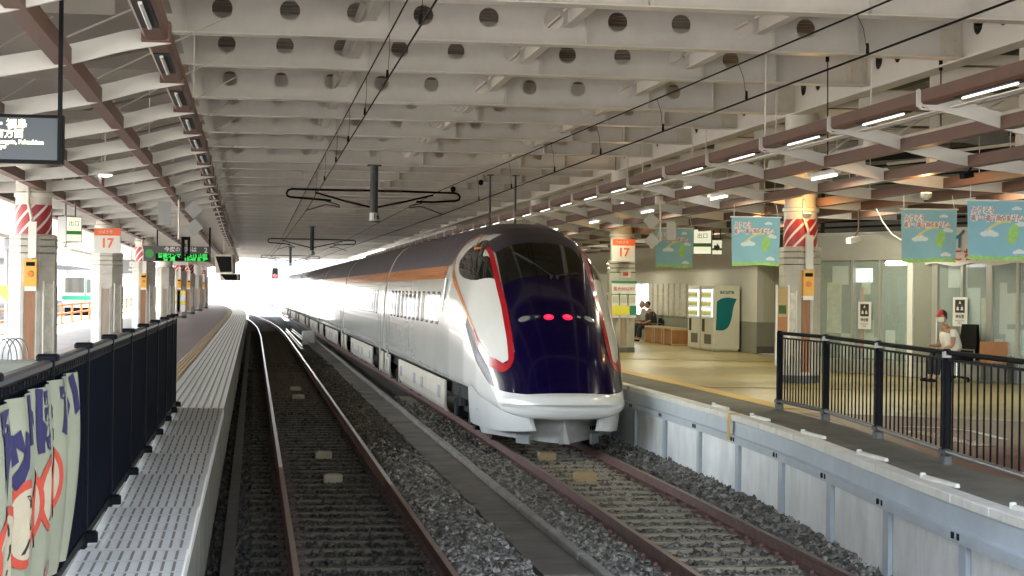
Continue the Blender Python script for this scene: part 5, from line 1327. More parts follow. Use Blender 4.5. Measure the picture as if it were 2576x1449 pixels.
# ------------------------------------------------------------------ blue welcome flags
def flag(u0, v0, u1, v1, y, yaw, label):
    fr, hw, hh = rect_at(u0, v0, u1, v1, y, yaw); hw /= math.cos(yaw)
    o = thing('welcome_flag', label, 'flag', (fr[0].x, y, fr[0].z - hh), group='blue welcome flags hanging over the right platform')
    ph = random.uniform(0, 6)
    def W(a, b, c=0.0):                                      # a, b in -1..1; the cloth narrows and ripples a little towards its hem
        aa = a * hw * (1 - .035 * (1 - b) / 2); rip = .018 * math.sin(a * 4 + ph + b) * (1 - b) / 2
        return fr[0] + fr[1] * aa + fr[2] * (b * hh + .01 * (1 - b) / 2 * math.sin(a * 3 + ph)) + fr[3] * (rip + c)
    def sheet(mb, a0, a1, b0, b1, c, na=12, nb=12, mi=0): mb.grid([[W(a0 + (a1 - a0) * i / na, b0 + (b1 - b0) * j / nb, c) for i in range(na + 1)] for j in range(nb + 1)], mi); return mb
    b = MB(); sheet(b, -1, 1, -1, 1, .0); sheet(b, -1, 1, -1, 1, -.006); cl = b.build('cloth', 'flag_blue', o, smooth=True)
    b = MB(); top = [(-1 + k / 12, -.86 + .045 * math.sin(k * 1.7) + .03 * math.sin(k * 3.1)) for k in range(25)]
    b.grid([[W(a, -1, .003) for a, z in top], [W(a, z, .003) for a, z in top]]); b.build('grass_print', 'flag_grass', cl)
    b = MB()
    for ca, cb, r in ((.52, .74, .16), (.66, .20, .22), (-.32, -.10, .30), (.62, -.72, .20)):
        for da, db, q in ((-.55, -.12, .45), (0, .12, .62), (.55, -.10, .45)):
            b.add([W(ca + r * (da + q * math.cos(2 * PI * k / 14)), cb + r * .62 * (db + q * math.sin(2 * PI * k / 14)), .0025 + .0006 * (da > 0) + .0003 * (da < 0)) for k in range(14)], [tuple(range(14))])
    b.build('cloud_print', 'flag_cloud', cl)
    b = MB(); arc = [(-.42 + .75 * t, -.02 + .34 * math.sin(t * 1.9)) for t in [k / 14 for k in range(15)]]
    b.grid([[W(a, z - .05, .0035) for a, z in arc], [W(a, z + .05, .0035) for a, z in arc]]); b.build('rainbow_print', 'flag_rainbow', cl)
    # plain rounded shape where the flag shows its printed figure
    b = MB(); b.add([W(.42 + .17 * math.cos(2 * PI * k / 20) + .05 * math.sin(2 * PI * k / 20), -.12 + .34 * math.sin(2 * PI * k / 20), .0045) for k in range(20)], [tuple(range(20))]); b.build('figure_print', 'flag_grass', cl)
    def wtext(body, size, a, z, m, off, width, bold):
        q = MB(); text_mb(q, (V((0, 0, 0)), V((1, 0, 0)), V((0, 0, 1)), V((0, -1, 0))), body, size, 0, 0, 0, align='LEFT', bold=bold, width=width)
        b = MB().add([W(a + v[0] / hw, z + v[2] / hh, off) for v in q.v], q.f); b.build('lettering', m, cl)
    for off, m, bd in ((.0045, 'flag_outline', .012), (.0060, 'flag_text', .0015)):
        wtext('ようこそ', hh * .24, -.90, .66, m, off, hw * .72, bd); wtext('美食・美酒県やまがたへ', hh * .22, -.90, .40, m, off, hw * 1.72, bd)
    b = MB(); b.tube([W(-1.05, 1.0), W(1.05, 1.0)], .012, 8); b.build('rod', 'white_paint', o)
    b = MB(); [b.tube([W(a, 1.0), W(a * .96, 1.0) + V((0, .05, .22))], .006, 4) for a in (-.9, .9)]; b.build('cord', 'white_paint', o)
flag(1650, 573, 1742, 674, 37.8, -.12, 'farthest and most shaded blue flag behind the grey diamond plates')
flag(1842, 545, 1960, 669, 29.6, -.10, 'bright blue flag just left of the right striped column')
flag(2271, 525, 2402, 661, 26.4, -.16, 'bright blue flag with a diagonal shadow right of the striped column')
flag(2437, 503, 2592, 656, 23.4, -.10, 'shaded blue flag cut off at the right edge')

# ------------------------------------------------------------------ lit lamps of the right canopy and one of the left
def downlight(u, v, y, label, r=.10):
    p = at(u, v, y=y); o = thing('down_light', label, 'light', tuple(p), group='round lit lamps under the canopies')
    b = MB(); b.lathe(p, [(r * 1.15, .0), (r * 1.25, .02), (r * 1.1, .16), (r * .5, .2)], 18); b.build('housing', 'duct_box', o, smooth=True, angle=.6)
    b = MB(); b.lathe(p - V((0, 0, .012)), [(r * .4, -.02), (r, .0), (r, .01)], 18); b.build('lamp', 'lamp_lit', o, smooth=True)
    b = MB(); b.tube([p + V((0, 0, .2)), p + V((0, 0, 1.3))], .012, 5); b.build('stem', 'duct_box', o)
    return o
downlight(1578, 511, 43, 'lit round lamp just right of the train roof', .15); downlight(1741, 472, 34, 'lit round lamp above the lit exit sign', .15)
downlight(1951, 427, 29, 'lit round lamp above the bright blue flag', .11); downlight(2190, 374, 24.4, 'lit round lamp nearest the top right', .09)
downlight(1775, 474, 34.6, 'small lit lamp beside the lamp above the exit sign', .07)
downlight(264, 440, 31, 'lit round lamp under the left canopy', .12)
for i, (u, v, y) in enumerate(((2330, 486, 24.4), (2030, 537, 31.0), (1905, 545, 35), (1568, 556, 46))):
    p = at(u, v, y=y); o = thing('warm_lamp', ['warm lamp glowing on the brown beams at upper right', 'warm lamp glowing on top of the right striped column', 'warm lamp glowing above the lit exit sign', 'warm lamp glowing above the far 17 sign'][i], 'light', tuple(p), group='warm lamps shining up at the lattice')
    b = MB(); b.lathe(p, [(.03, -.10), (.08, -.06), (.09, .0)], 14); b.build('housing', 'duct_box', o)
    b = MB(); b.lathe(p + V((0, 0, .002)), [(.075, 0), (.075, .006)], 14); b.build('lamp', 'lamp_warm', o)
    ld = bpy.data.lights.new('warm_lamp', 'POINT'); ld.energy = 2.2; ld.color = (1, .55, .18); ld.shadow_soft_size = .05
    lo_ = bpy.data.objects.new('warm_glow', ld); COL.objects.link(lo_); lo_.location = p + V((0, 0, .10))
# added batten lights, put in to brighten the right platform and the wall behind
def batten(x, y, z, L, label, e, along='y'):
    o = thing('batten_light', label, 'light', (x, y, z), group='added fill battens over the right platform')
    dx, dy = (0, L / 2) if along == 'y' else (L / 2, 0)
    b = MB(); b.box(x - dx - .06, x + dx + .06, y - dy - .06, y + dy + .06, z + .03, z + .10); b.tube([(x - dx, y - dy, z + .1), (x - dx, y - dy, z + .8)], .008, 4); b.tube([(x + dx, y + dy, z + .1), (x + dx, y + dy, z + .8)], .008, 4); b.build('housing', 'white_paint', o)
    b = MB(); b.tube([(x - dx, y - dy, z), (x + dx, y + dy, z)], .02, 8); b.build('tube', 'tube_lit', o)
    ld = bpy.data.lights.new('batten_light', 'AREA'); ld.energy = e; ld.shape = 'RECTANGLE'; ld.size = .08 if along == 'y' else L; ld.size_y = L if along == 'y' else .08; ld.color = (1, .95, .66)
    q = bpy.data.objects.new('fill_glow', ld); COL.objects.link(q); q.location = (x, y, z - .04)
bi = 0
for x in (9.1, 12.0):
    for y in (26.9, 33.3, 39.6, 46.0, 52.3, 58.6, 64.9, 71.2):
        batten(x, y, 4.62, 1.2, nth(bi) + ' added fill batten light under the right lattice', 6.0); bi += 1

# ------------------------------------------------------------------ waiting room of glass
GA, GB = V((12.0, 37.0, 0)), V((16.6, 26.8, 0))
gdv = (GB - GA).normalized(); gl = (GB - GA).length
gfr = frame(GA, gdv, (0, 0, 1))                              # normal towards the platform
if gfr[3].x > 0: gfr = (gfr[0], gfr[1], gfr[2], -gfr[3])
def gpos(u):                                                 # distance along the glass front seen at pixel column u
    lo, hi = 0.0, gl
    for _ in range(40):
        m = (lo + hi) / 2; p = GA + gdv * m; d = p - V((0, 0, 0)); c = V((p.x, p.y, CAMZ)) - V((0, 0, CAMZ))
        uu = IW / 2 + FPX * c.dot(_rt) / c.dot(_fw)
        if uu < u: lo = m
        else: hi = m
    return lo
wr = thing('waiting_room', 'glass-fronted waiting room behind the bar fence', 'building', (14, 32, ZP))
b = MB(); b.fbox(gfr, 0, gl, ZP, ZP + .30, -.06, 0); b.fbox(gfr, 0, gl, 3.47, 3.56, -.08, .01); b.fbox(gfr, 0, gl, 3.56, 4.02, -.06, .02); b.fbox(gfr, -.02, gl, 4.02, 4.07, -.2, .05); b.build('frame_band', 'room_frame', wr)
edges = [0.0] + [gpos(u) for u in (2144, 2214, 2290, 2352, 2420, 2489, 2560)] + [gl]
for k, a in enumerate(edges):
    b = MB(); w_ = .075 if k in (3, 4, 6) else .03; b.fbox(gfr, a - w_, a + w_, ZP + .0, 3.47, -.07, .015); b.build('mullion', 'white_paint' if k in (3,) else 'room_frame', wr)
for k, (a, c) in enumerate(zip(edges[:-1], edges[1:])):
    b = MB(); b.fbox(gfr, a + .03, c - .03, ZP + .30, 3.47, -.035, -.025); b.build('steel_panel' if k == 3 else 'glass_pane', 'wall_grey' if k == 3 else 'room_glass', wr)
b = MB(); b.fbox(gfr, 0, gl, ZP, 4.0, -3.3, -3.2); b.fbox(gfr, -.06, .0, ZP, 4.0, -3.3, -.06); b.fbox(gfr, 0, gl, 3.7, 3.75, -3.2, -.1); b.build('back_wall', 'room_back', wr)
a = gpos(2365); b = MB(); q = gfr[0] + gfr[1] * a; b.tube([q + gfr[3] * .09 + V((0, 0, 1.65)), q + gfr[3] * .09 + V((0, 0, 2.28))], .016, 8); b.tube([q + V((0, 0, 1.68)), q + gfr[3] * .09 + V((0, 0, 1.68))], .012, 6); b.tube([q + V((0, 0, 2.25)), q + gfr[3] * .09 + V((0, 0, 2.25))], .012, 6); b.build('door_handle', 'white_paint', wr)
def stuck(u, z0, z1, w, m, name, lab, d=.012, txt=None, depth=None):
    a = gpos(u); c = d
    b = MB(); b.fbox(gfr, a - w / 2, a + w / 2, z0, z1, c - .006, c); o = b.build(name, m, wr)
    return o, (gfr[0] + gfr[1] * a + gfr[3] * c, gfr[1], gfr[2], gfr[3])
for u, z0, z1, w, m in ((2105, 2.95, 3.35, .5, 'flag_cloud'), (2165, 3.0, 3.3, .5, 'vend_lit'), (2250, 2.1, 2.5, .3, 'glass_window'), (2225, 2.3, 3.2, .12, 'text_teal'), (2300, 2.6, 3.1, .3, 'wall_grey'), (2400, 2.9, 3.4, .5, 'flag_cloud'), (2455, 1.5, 1.9, .3, 'wood_brown'), (2500, 1.4, 1.9, .3, 'sign_white'), (2170, 2.75, 3.2, .25, 'poster'), (2090, 1.9, 3.0, .45, 'poster'), (2120, 1.35, 1.9, .30, 'sign_white'), (2160, 1.5, 2.9, .12, 'text_red'), (2178, 1.4, 2.2, .28, 'sign_white'), (2200, 1.42, 1.85, .30, 'steel_blue'),
                        (2232, 1.4, 2.0, .28, 'flag_cloud'), (2262, 1.5, 3.1, .25, 'text_teal'), (2280, 1.4, 1.95, .25, 'flag_cloud'), (2440, 1.6, 2.9, .35, 'flag_cloud'), (2475, 1.5, 2.7, .3, 'poster'), (2540, 2.2, 2.8, .5, 'sign_white'), (2545, 1.6, 2.1, .45, 'flag_cloud'), (2515, 2.0, 3.0, .18, 'sign_white')):
    stuck(u, z0, z1, w, m, 'notice_sheet', None, -.10)
def room_sign(u, v, label):
    a = gpos(u); zc = 2.42 if u > 2300 else 2.30
    o = thing('room_sign', label, 'sign', tuple(gfr[0] + gfr[1] * a + V((0, 0, zc - .3))))
    f2 = (gfr[0] + gfr[1] * a + V((0, 0, zc)) + gfr[3] * .03, gfr[1], gfr[2], gfr[3])
    b = MB(); b.fbox(f2, -.19, .19, -.29, .29, -.01, .0); bd = b.build('board', 'sign_white', o)
    b = MB(); b.fbox(f2, -.125, .125, -.02, .24, .001, .004); pic = b.build('pictogram', 'text_black', bd)
    b = MB()
    for dx in (-.055, .055): b.lathe(f2[0] + f2[1] * dx + f2[2] * .13 + f2[3] * .006, [(.018, 0), (.018, .003)], 10); b.fpoly(f2, [(dx - .035, .03), (dx + .035, .03), (dx + .02, .10), (dx - .02, .10)], .004, .007)
    b.fpoly(f2, [(-.03, .16), (.03, .16), (.0, .22)], .004, .007); b.build('figures', 'sign_white', pic)
    b = MB(); text_mb(b, f2, '待合室', .075, 0, -.10, .003, bold=.002); text_mb(b, f2, 'Waiting Room', .042, 0, -.18, .003); text_mb(b, f2, '대합실', .042, 0, -.235, .003); b.build('lettering', 'text_black', bd)
room_sign(2418, 755, 'white waiting room sign with black pictogram above the seated man')
room_sign(2178, 750, 'waiting room sign further left on the glass front')
# white cloth notice hung along the header
o = thing('cloth_notice', 'creased white cloth notice for the toilets behind the last blue flag', 'banner', tuple(gfr[0] + gfr[1] * gpos(2480) + V((0, 0, 3.3))))
a0, a1 = gpos(2330), gl
b = MB(); R = []
for i in range(50):
    a = a0 + (a1 - a0) * i / 49; R.append([gfr[0] + gfr[1] * a + gfr[2] * z + gfr[3] * (.06 + .02 * math.sin(i * 1.3 + z * 3) * (1 - t)) for t, z in ((0, 3.36 + .03 * math.sin(i * .9)), (.25, 3.45), (.6, 3.75), (1, 4.10))])
b.grid(R); cl = b.build('cloth', 'cloth_white', o, smooth=True)
f2 = (gfr[0] + gfr[1] * gpos(2418) + gfr[3] * .095, gfr[1], gfr[2], gfr[3])
b = MB(); text_mb(b, f2, 'トイレ', .42, 0, 3.84, .0, bold=.012); b.build('lettering', 'text_teal', cl)
b = MB(); text_mb(b, f2, 'こちら', .26, .25, 3.53, .0, bold=.008); b.build('lettering', 'text_red', cl)
# dark louvres over the room
lv = thing('louvre_wall', 'dark slatted louvre wall above the waiting room', 'louvre', tuple(gfr[0] + gfr[1] * 5 + V((0, 0, 4.1))))
b = MB()
for k in range(12): b.fbox(gfr, 0, gl + 2, 4.12 + k * .13, 4.20 + k * .13, -.75, -.70)
b.build('slats', 'louver', lv); b = MB(); b.fbox(gfr, -.3, gl + 2, 4.08, 5.8, -.9, -.86); b.build('backing', 'dark_slot', lv)
# lit batten inside
p = at(2254, 662, y=32.9); b = MB(); b.tube([p - gdv * .25, p + gdv * .25], .045, 8); solo(b, 'batten_light', 'lamp_lit', 'bright batten lamp hanging in front of the glass room', 'light')

# ------------------------------------------------------------------ long wall, notices, vending machines
WX = 13.95
wl = thing('building_wall', 'white upper and grey lower wall behind the vending machines', 'wall', (WX, 60, ZP))
b = MB(); b.box(WX, WX + .2, 46.9, 60.2, 1.94, 6.4); b.box(WX, WX + .2, 63.0, 120, 1.94, 6.4); b.box(WX, WX + .2, 60.2, 63.0, 3.05, 6.4); b.build('upper_wall', 'wall_white', wl)
b = MB(); b.box(WX - .003, WX + .2, 46.9, 120, ZP, 1.94); b.build('lower_wall', 'wall_grey', wl)
b = MB(); b.box(WX + .05, WX + .08, 60.2, 63.0, 1.94, 3.05); wn = b.build('window', 'window_lit', wl)
b = MB(); [b.box(WX - .01, WX + .05, y - .03, y + .03, 1.94, 3.05) for y in (60.2, 61.6, 63.0)]; b.build('window_frame', 'room_frame', wn)
for k in range(7):
    y = 54.8 + k * .78
    b = MB(); b.cbox(WX - .07, WX - .01, y, y + .60, 1.98, 3.05, .012); b.box(WX - .075, WX - .0705, y + .05, y + .55, 2.05, 2.98)
    o = solo(b, 'notice_case', 'poster', nth(k) + ' tall notice panel on the wall left of the vending machines', 'notice', 'tall notice panels on the wall')
ew = thing('end_wall', 'cream wall with grey base right of the vending machines', 'wall', (15.2, 46.9, ZP))
b = MB(); b.box(WX + .202, 15.2, 46.9, 47.1, 1.94, 3.95); b.build('upper_wall', 'wall_cream', ew)
b = MB(); b.box(WX, 15.2, 46.89, 47.1, ZP + .2, 1.94); b.build('lower_wall', 'wall_grey', ew)
b = MB(); b.box(WX, 15.2, 46.87, 47.1, ZP, ZP + .2); b.build('base', 'wall_grey_dark', ew)
b = MB(); b.box(15.2, 16.6, 46.8, 47.1, ZP + .1, 3.95); dr = b.build('door', 'wall_cream', ew)
b = MB(); b.box(15.34, 15.37, 46.76, 46.80, 1.9, 2.12); b.build('handle', 'text_black', dr)
b = MB(); [b.box(x, x + .012, 46.885, 46.89, 1.94, 3.95) for x in (14.45, 15.19)]; b.build('joint', 'wall_grey', ew)
b = MB(); b.box(WX, 30, 46.95, 47.2, 3.95, 6.4); b.build('dark_header', 'louver', ew)
b = MB(); b.box(16.5, 40, 46.9, 47.2, ZP, 6.4); struct(b, 'rear_wall', 'wall_cream')
b = MB(); b.box(22, 22.3, -12, 46, ZP, 6.4); struct(b, 'concourse_wall', 'wall_cream')
b = MB(); b.box(-20, 30, -12, 2.9, -.6, ZP - .06); struct(b, 'platform', 'concrete')
def vending(y0, label, side):
    o = thing('vending_machine', label, 'vending machine', (13.5, y0 + .7, ZP), group='drinks vending machines')
    b = MB(); b.cbox(13.1, 13.88, y0, y0 + 1.42, ZP + .06, ZP + 1.90, .02); b.box(13.15, 13.85, y0 + .05, y0 + 1.37, ZP, ZP + .06); b.build('cabinet', 'vend_white', o)
    b = MB(); b.box(13.085, 13.10, y0 + .12, y0 + 1.30, ZP + .98, ZP + 1.80); f = b.build('display_window', 'vend_lit', o)
    for k in range(3):
        b = MB()
        for j in range(6): b.lathe((13.075, y0 + .25 + j * .18, ZP + 1.02 + k * .27), [(.035, 0), (.04, .10), (.02, .15), (.018, .17)], 8)
        b.build('bottle_row', 'flag_rainbow', f)
    b = MB(); [b.box(13.07, 13.085, y0 + .12, y0 + 1.30, ZP + .985 + k * .27, ZP + 1.01 + k * .27) for k in range(4)]; b.build('shelf', 'steel_blue', f)
    b = MB(); b.box(13.09, 13.10, y0 + .25, y0 + 1.0, ZP + .2, ZP + .48); b.build('tray', 'wall_grey_dark', o)
    b = MB(); b.box(13.085, 13.10, y0 + 1.0, y0 + 1.25, ZP + .55, ZP + .92); b.build('coin_panel', 'rust_dark', o)
    if side:
        fr = face_frame((13.49, y0 - .002, ZP), 0)
        b = MB(); pts = spline([(-.30, 1.44), (-.15, 1.53), (.05, 1.555), (.29, 1.52)], 6) + spline([(.29, 1.52), (.20, 1.30), (.14, .95), (.05, .72), (-.10, .615), (-.32, .615)], 6)[1:]
        b.fpoly(fr, pts, .0, .004); b.build('teal_leaf', 'vend_teal', o)
        b = MB(); text_mb(b, fr, 'acure', .17, .0, 1.72, .004, bold=.004, width=.42); b.build('lettering', 'vend_teal', o)
    return o
vending(48.35, 'cream vending machine with big teal leaf on its side', True); vending(49.9, 'vending machine behind the teal leaf one, by the wooden boxes', False)
for k in range(3):
    y = 54.0 + k * 1.35
    o = thing('wooden_box', ['nearest', 'middle', 'farthest'][k] + ' brown wooden box seat along the white wall', 'box', (13.55, y + .6, ZP), group='wooden box seats by the wall')
    b = MB(); b.box(13.25, 13.85, y, y + 1.15, ZP + .50, ZP + .55); b.box(13.25, 13.85, y, y + .05, ZP, ZP + .50); b.box(13.25, 13.85, y + 1.10, y + 1.15, ZP, ZP + .50); b.build('carcass', 'crate_edge', o)
    b = MB(); b.box(13.28, 13.31, y + .05, y + 1.10, ZP + .02, ZP + .50); b.box(13.26, 13.84, y - .004, y, ZP + .04, ZP + .48); b.build('front', 'crate_orange', o)
b = MB(); p = at(1968, 770, y=31.1); fr = face_frame((p.x, 31.1, 0), .1)
o = thing('framed_poster', 'tall framed flower poster left of the right striped column', 'poster', (p.x, 31.1, ZP))
b.fbox(fr, -.11, .10, 2.02, 2.86, .0, .02); b.build('poster_sheet', 'wood_yellow', o)
b = MB(); b.fbox(fr, -.14, -.11, 1.4, 2.9, -.01, .04); b.fbox(fr, .10, .13, 1.4, 2.9, -.01, .04); b.build('frame', 'white_paint', o)
b = MB(); b.fbox(fr, -.10, .09, 2.02, 2.30, .021, .023); b.build('orange_print', 'crate_orange', o); b = MB(); b.fbox(fr, -.08, .07, 2.36, 2.52, .021, .024); b.build('leaf_print', 'foliage', o)
# white cctv cameras
def cctv(u, v, y, label, m, hang=.5, s=1.0):
    p = at(u, v, y=y); o = thing('security_camera', label, 'camera', tuple(p))
    f2 = frame(p, (-.8, -.6, -.15), (0, 0, 1)); b = MB(); b.fbox(f2, -.20 * s, .20 * s, -.06 * s, .06 * s, -.06 * s, .06 * s); b.build('camera_body', m, o)
    b = MB(); b.tube([p + V((.02, 0, .05)), p + V((.08, 0, .2 * s)), p + V((.08, 0, hang))], .022 * s, 8); b.build('bracket', m if m != 'white_paint' else 'rust_dark', o)
cctv(2432, 441, 22.4, 'black security camera hanging at the upper right', 'board_black', .2, .62)
cctv(2148, 603, 27.5, 'white security camera on a stalk in front of the waiting room', 'white_paint', .5, .8)
b = MB(); pts = [at(2205, 525, y=27), at(2222, 560, y=26.8), at(2245, 590, y=26.6), at(2268, 604, y=26.4)]; b.tube(pts, .010, 5); solo(b, 'cord', 'white_paint', 'white cord sagging to the flag with the diagonal shadow', 'cord')

# ------------------------------------------------------------------ ticket gate and bench at the right edge
p = at(2560, 960, z=ZP)
o = thing('ticket_gate', 'grey ticket gate with sloped lit top at the right edge', 'ticket gate', (p.x, p.y, ZP))
f2 = frame((p.x, p.y, ZP), (1, -.1, 0), (0, 0, 1)); b = MB(); b.fpoly(f2, [(-.16, 0), (.9, 0), (.9, 1.0), (.25, 1.0), (-.1, .72), (-.16, .66)], -.25, .10); b.build('cabinet', 'gate_grey', o)
b = MB(); b.fbox(f2, .0, .12, .86, .90, .101, .106); b.fbox(f2, .3, .5, .7, .8, .101, .106); b.build('reader', 'sign_lit', o)
p = at(2512, 905, y=31.5); o = thing('bench', 'small wooden bench beyond the ticket gate', 'bench', (p.x, p.y, ZP))
b = MB(); b.cbox(p.x - .3, p.x + .3, p.y - .2, p.y + .2, ZP + .40, ZP + .45, .01); b.cbox(p.x - .3, p.x + .3, p.y + .16, p.y + .2, ZP + .5, ZP + .8, .01); b.build('seat', 'crate_orange', o)
for dx in (-.26, .26):
    b = MB(); b.box(p.x + dx - .02, p.x + dx + .02, p.y - .18, p.y + .18, ZP, ZP + .40); b.build('leg', 'wall_grey_dark', o)

# ------------------------------------------------------------------ people
def skin_body(name, verts, edges, radii, parent, m, root=0, sub=2):
    me = bpy.data.meshes.new(name); me.from_pydata(verts, edges, []); o = bpy.data.objects.new(name, me); COL.objects.link(o)
    o.modifiers.new('skin', 'SKIN'); s = o.modifiers.new('sub', 'SUBSURF'); s.levels = sub; s.render_levels = sub
    for i, r in enumerate(radii):
        v = me.skin_vertices[0].data[i]; v.radius = r if isinstance(r, tuple) else (r, r); v.use_root = (i == root)
    dg = bpy.context.evaluated_depsgraph_get(); dg.update(); ev = o.evaluated_get(dg); nm = bpy.data.meshes.new_from_object(ev)
    bpy.data.objects.remove(o); nm.materials.clear(); nm.materials.append(MT[m]); nm.polygons.foreach_set('use_smooth', [True] * len(nm.polygons))
    r = bpy.data.objects.new(name, nm); COL.objects.link(r); r.parent = parent; PM[r.name] = PM[parent.name].copy(); return r
def seated(loc, rz, label, shirt, trousers, hair, cap=None, mask=False, lean=.1, shirt_sleeve=True):
    """a seated figure in its own frame: faces -x, seat at .44, feet on the ground"""
    o = thing('person', label, 'person', loc, rz)
    H = [(0, 0, .52), (-.02 - lean * .3, 0, .72), (-.04 - lean * .6, 0, .92), (-.06 - lean, 0, 1.04), (-.09 - lean, 0, 1.13)]
    n = len(H); vs = list(H); ed = [(0, 1), (1, 2), (2, 3), (3, 4)]; ra = [(.135, .17), (.12, .155), (.13, .17), (.085, .10), (.055, .055)]
    sh = V(H[2]) + V((0, 0, .06))
    for sg in (-1, 1):                                       # arms: shoulder, elbow, wrist, palm
        k = len(vs); vs += [tuple(sh + V((0, sg * .17, .02))), tuple(sh + V((-.05, sg * .23, -.27))), tuple(sh + V((-.27, sg * .13, -.33 + .04 * sg))), tuple(sh + V((-.35, sg * .09, -.31 + .04 * sg)))]
        ed += [(2, k), (k, k + 1), (k + 1, k + 2), (k + 2, k + 3)]; ra += [.062, .046, .032, (.036, .022)]
        for j, (dx, dy, dz) in enumerate(((-.075, .012, -.005), (-.085, -.006, .003), (-.078, -.024, .004), (-.06, -.04, .004))):
            f = len(vs); base = V(vs[k + 3]); vs += [tuple(base + V((dx * .55, dy, dz + .008))), tuple(base + V((dx, dy * 1.1, dz - .022)))]; ed += [(k + 3, f), (f, f + 1)]; ra += [.010, .008]
        f = len(vs); base = V(vs[k + 2]); vs += [tuple(base + V((-.05, -sg * .035, .018))), tuple(base + V((-.085, -sg * .042, .022)))]; ed += [(k + 2, f), (f, f + 1)]; ra += [.013, .010]
    for sg in (-1, 1):
        k = len(vs); vs += [(-.04, sg * .09, .50), (-.44, sg * .11, .52), (-.46, sg * .11, .10), (-.58, sg * .12, .04)]
        ed += [(0, k), (k, k + 1), (k + 1, k + 2), (k + 2, k + 3)]; ra += [.10, .072, .048, (.042, .030)]
    body = skin_body('body', vs, ed, ra, o, 'skin')
    def cloth(name, idx, es, rr, m): return skin_body(name, [vs[i] for i in idx], es, rr, o, m)
    cloth('shirt', [0, 1, 2, 3], [(0, 1), (1, 2), (2, 3)], [(.185, .225), (.172, .212), (.178, .228), (.112, .13)], shirt)
    for base in (5, 19):
        a, c = V(vs[base]), V(vs[base + 1]); skin_body('sleeve', [tuple(sh + V((0, (.08 if base > 10 else -.08), .0))), tuple(a), tuple(a + (c - a) * (.55 if cap else 1.0))], [(0, 1), (1, 2)], [.085, .075, .060], o, shirt)
    L0 = len(vs) - 8
    for k in (L0, L0 + 4):
        cloth('trouser_leg', [0, k, k + 1, k + 2], [(0, 1), (1, 2), (2, 3)], [.13, .112, .084, .064], trousers)
        q = V(vs[k + 3]); b = MB(); inv = PM[o.name]
        skin_body('shoe', [tuple(q + V((.12, 0, -.005))), tuple(q + V((-.02, 0, -.005))), tuple(q + V((-.11, 0, -.012)))], [(0, 1), (1, 2)], [(.04, .045), (.045, .04), (.04, .025)], o, 'chair_black')
    # head with brow, nose, chin and ears
    hc = V(H[4]) + V((-.035, 0, .125)); R = []
    for i in range(17):
        t = -1 + 2 * i / 16; ring = []
        zz = t * .125; base = math.sqrt(max(0, 1 - t * t))
        for k in range(20):
            a = 2 * PI * k / 20; fx, fy = math.cos(a), math.sin(a)
            rx = .098 * base; ry = .078 * base * (1 - .16 * max(0, -t - .2))
            x = -fx * rx; y = fy * ry
            if fx > 0: x -= .012 * math.exp(-((t + .62) / .18) ** 2) * fx + .026 * math.exp(-((t + .12) / .17) ** 2) * max(0, fx - .75) * 4 * .9 + .006 * math.exp(-((t - .18) / .1) ** 2) * fx - .008 * math.exp(-((t - .04) / .09) ** 2) * (abs(fy) > .2) * fx
            ring.append(hc + V((x, y, zz)))
        R.append(ring)
    m = MB().grid(R, closed=True); hd = m.build('head', 'skin', o, world=False, smooth=True)
    b = MB()
    for sg in (-1, 1): b.lathe(hc + V((.012, sg * .080, -.008)), [(.012, -.012 * sg), (.026, 0), (.012, .012 * sg)], 10, ax='y')
    b.build('ears', 'skin', hd, world=False, smooth=True)
    b = MB()
    for sg in (-1, 1): b.lathe(hc + V((-.086, sg * .034, .008)), [(.004, -.012), (.010, -.004), (.010, .004), (.004, .010)], 8, ax='x')
    b.build('eyes', 'text_black', hd, world=False)
    if not mask: b = MB(); b.cbox(hc.x - .102, hc.x - .09, -.024, .024, hc.z - .080, hc.z - .072, .002); b.build('mouth', 'cap_red', hd, world=False)
    R2 = [[hc + (p - hc) * 1.07 + V((.006, 0, .006)) for p in r] for r in R[7 if not cap else 6:]]
    keep = []
    b = MB()
    for i, r in enumerate(R2):
        for k, p in enumerate(r):
            fx = math.cos(2 * PI * k / 20); t = -1 + 2 * (i + (7 if not cap else 6)) / 16
            if fx > .15 and t < .52: r[k] = hc + (r[k] - hc) * .80
    b.grid(R2, closed=True); b.build('hair', hair, hd, world=False, smooth=True)
    if cap:
        b = MB(); R3 = [[hc + (p - hc) * 1.13 + V((.002, 0, .012)) for p in r] for r in R[10:]]; b.grid(R3, closed=True)
        for i in range(len(b.mi)): b.mi[i] = 1 if (i % 20) in range(4, 16) else 0
        cp = b.build('cap', ['cap_red', 'cap_black'], hd, world=False, smooth=True)
        b = MB(); arc = [(-.085 - .10 * math.sin(PI * k / 12), -.075 + .15 * k / 12) for k in range(13)]
        b.grid([[hc + V((-.07, y, .045)) for x, y in arc], [hc + V((x, y, .035)) for x, y in arc]]); b.grid([[hc + V((x, y, .028)) for x, y in arc], [hc + V((-.07, y, .038)) for x, y in arc]]); b.build('peak', 'cap_red', cp, world=False)
    if mask:
        b = MB(); R4 = []
        for i in range(2, 9):
            R4.append([hc + (R[i][k % 20] - hc) * 1.06 for k in range(-5, 6)])
        b.grid(R4); b.build('face_mask', 'mask_white', hd, world=False, smooth=True)
    return o
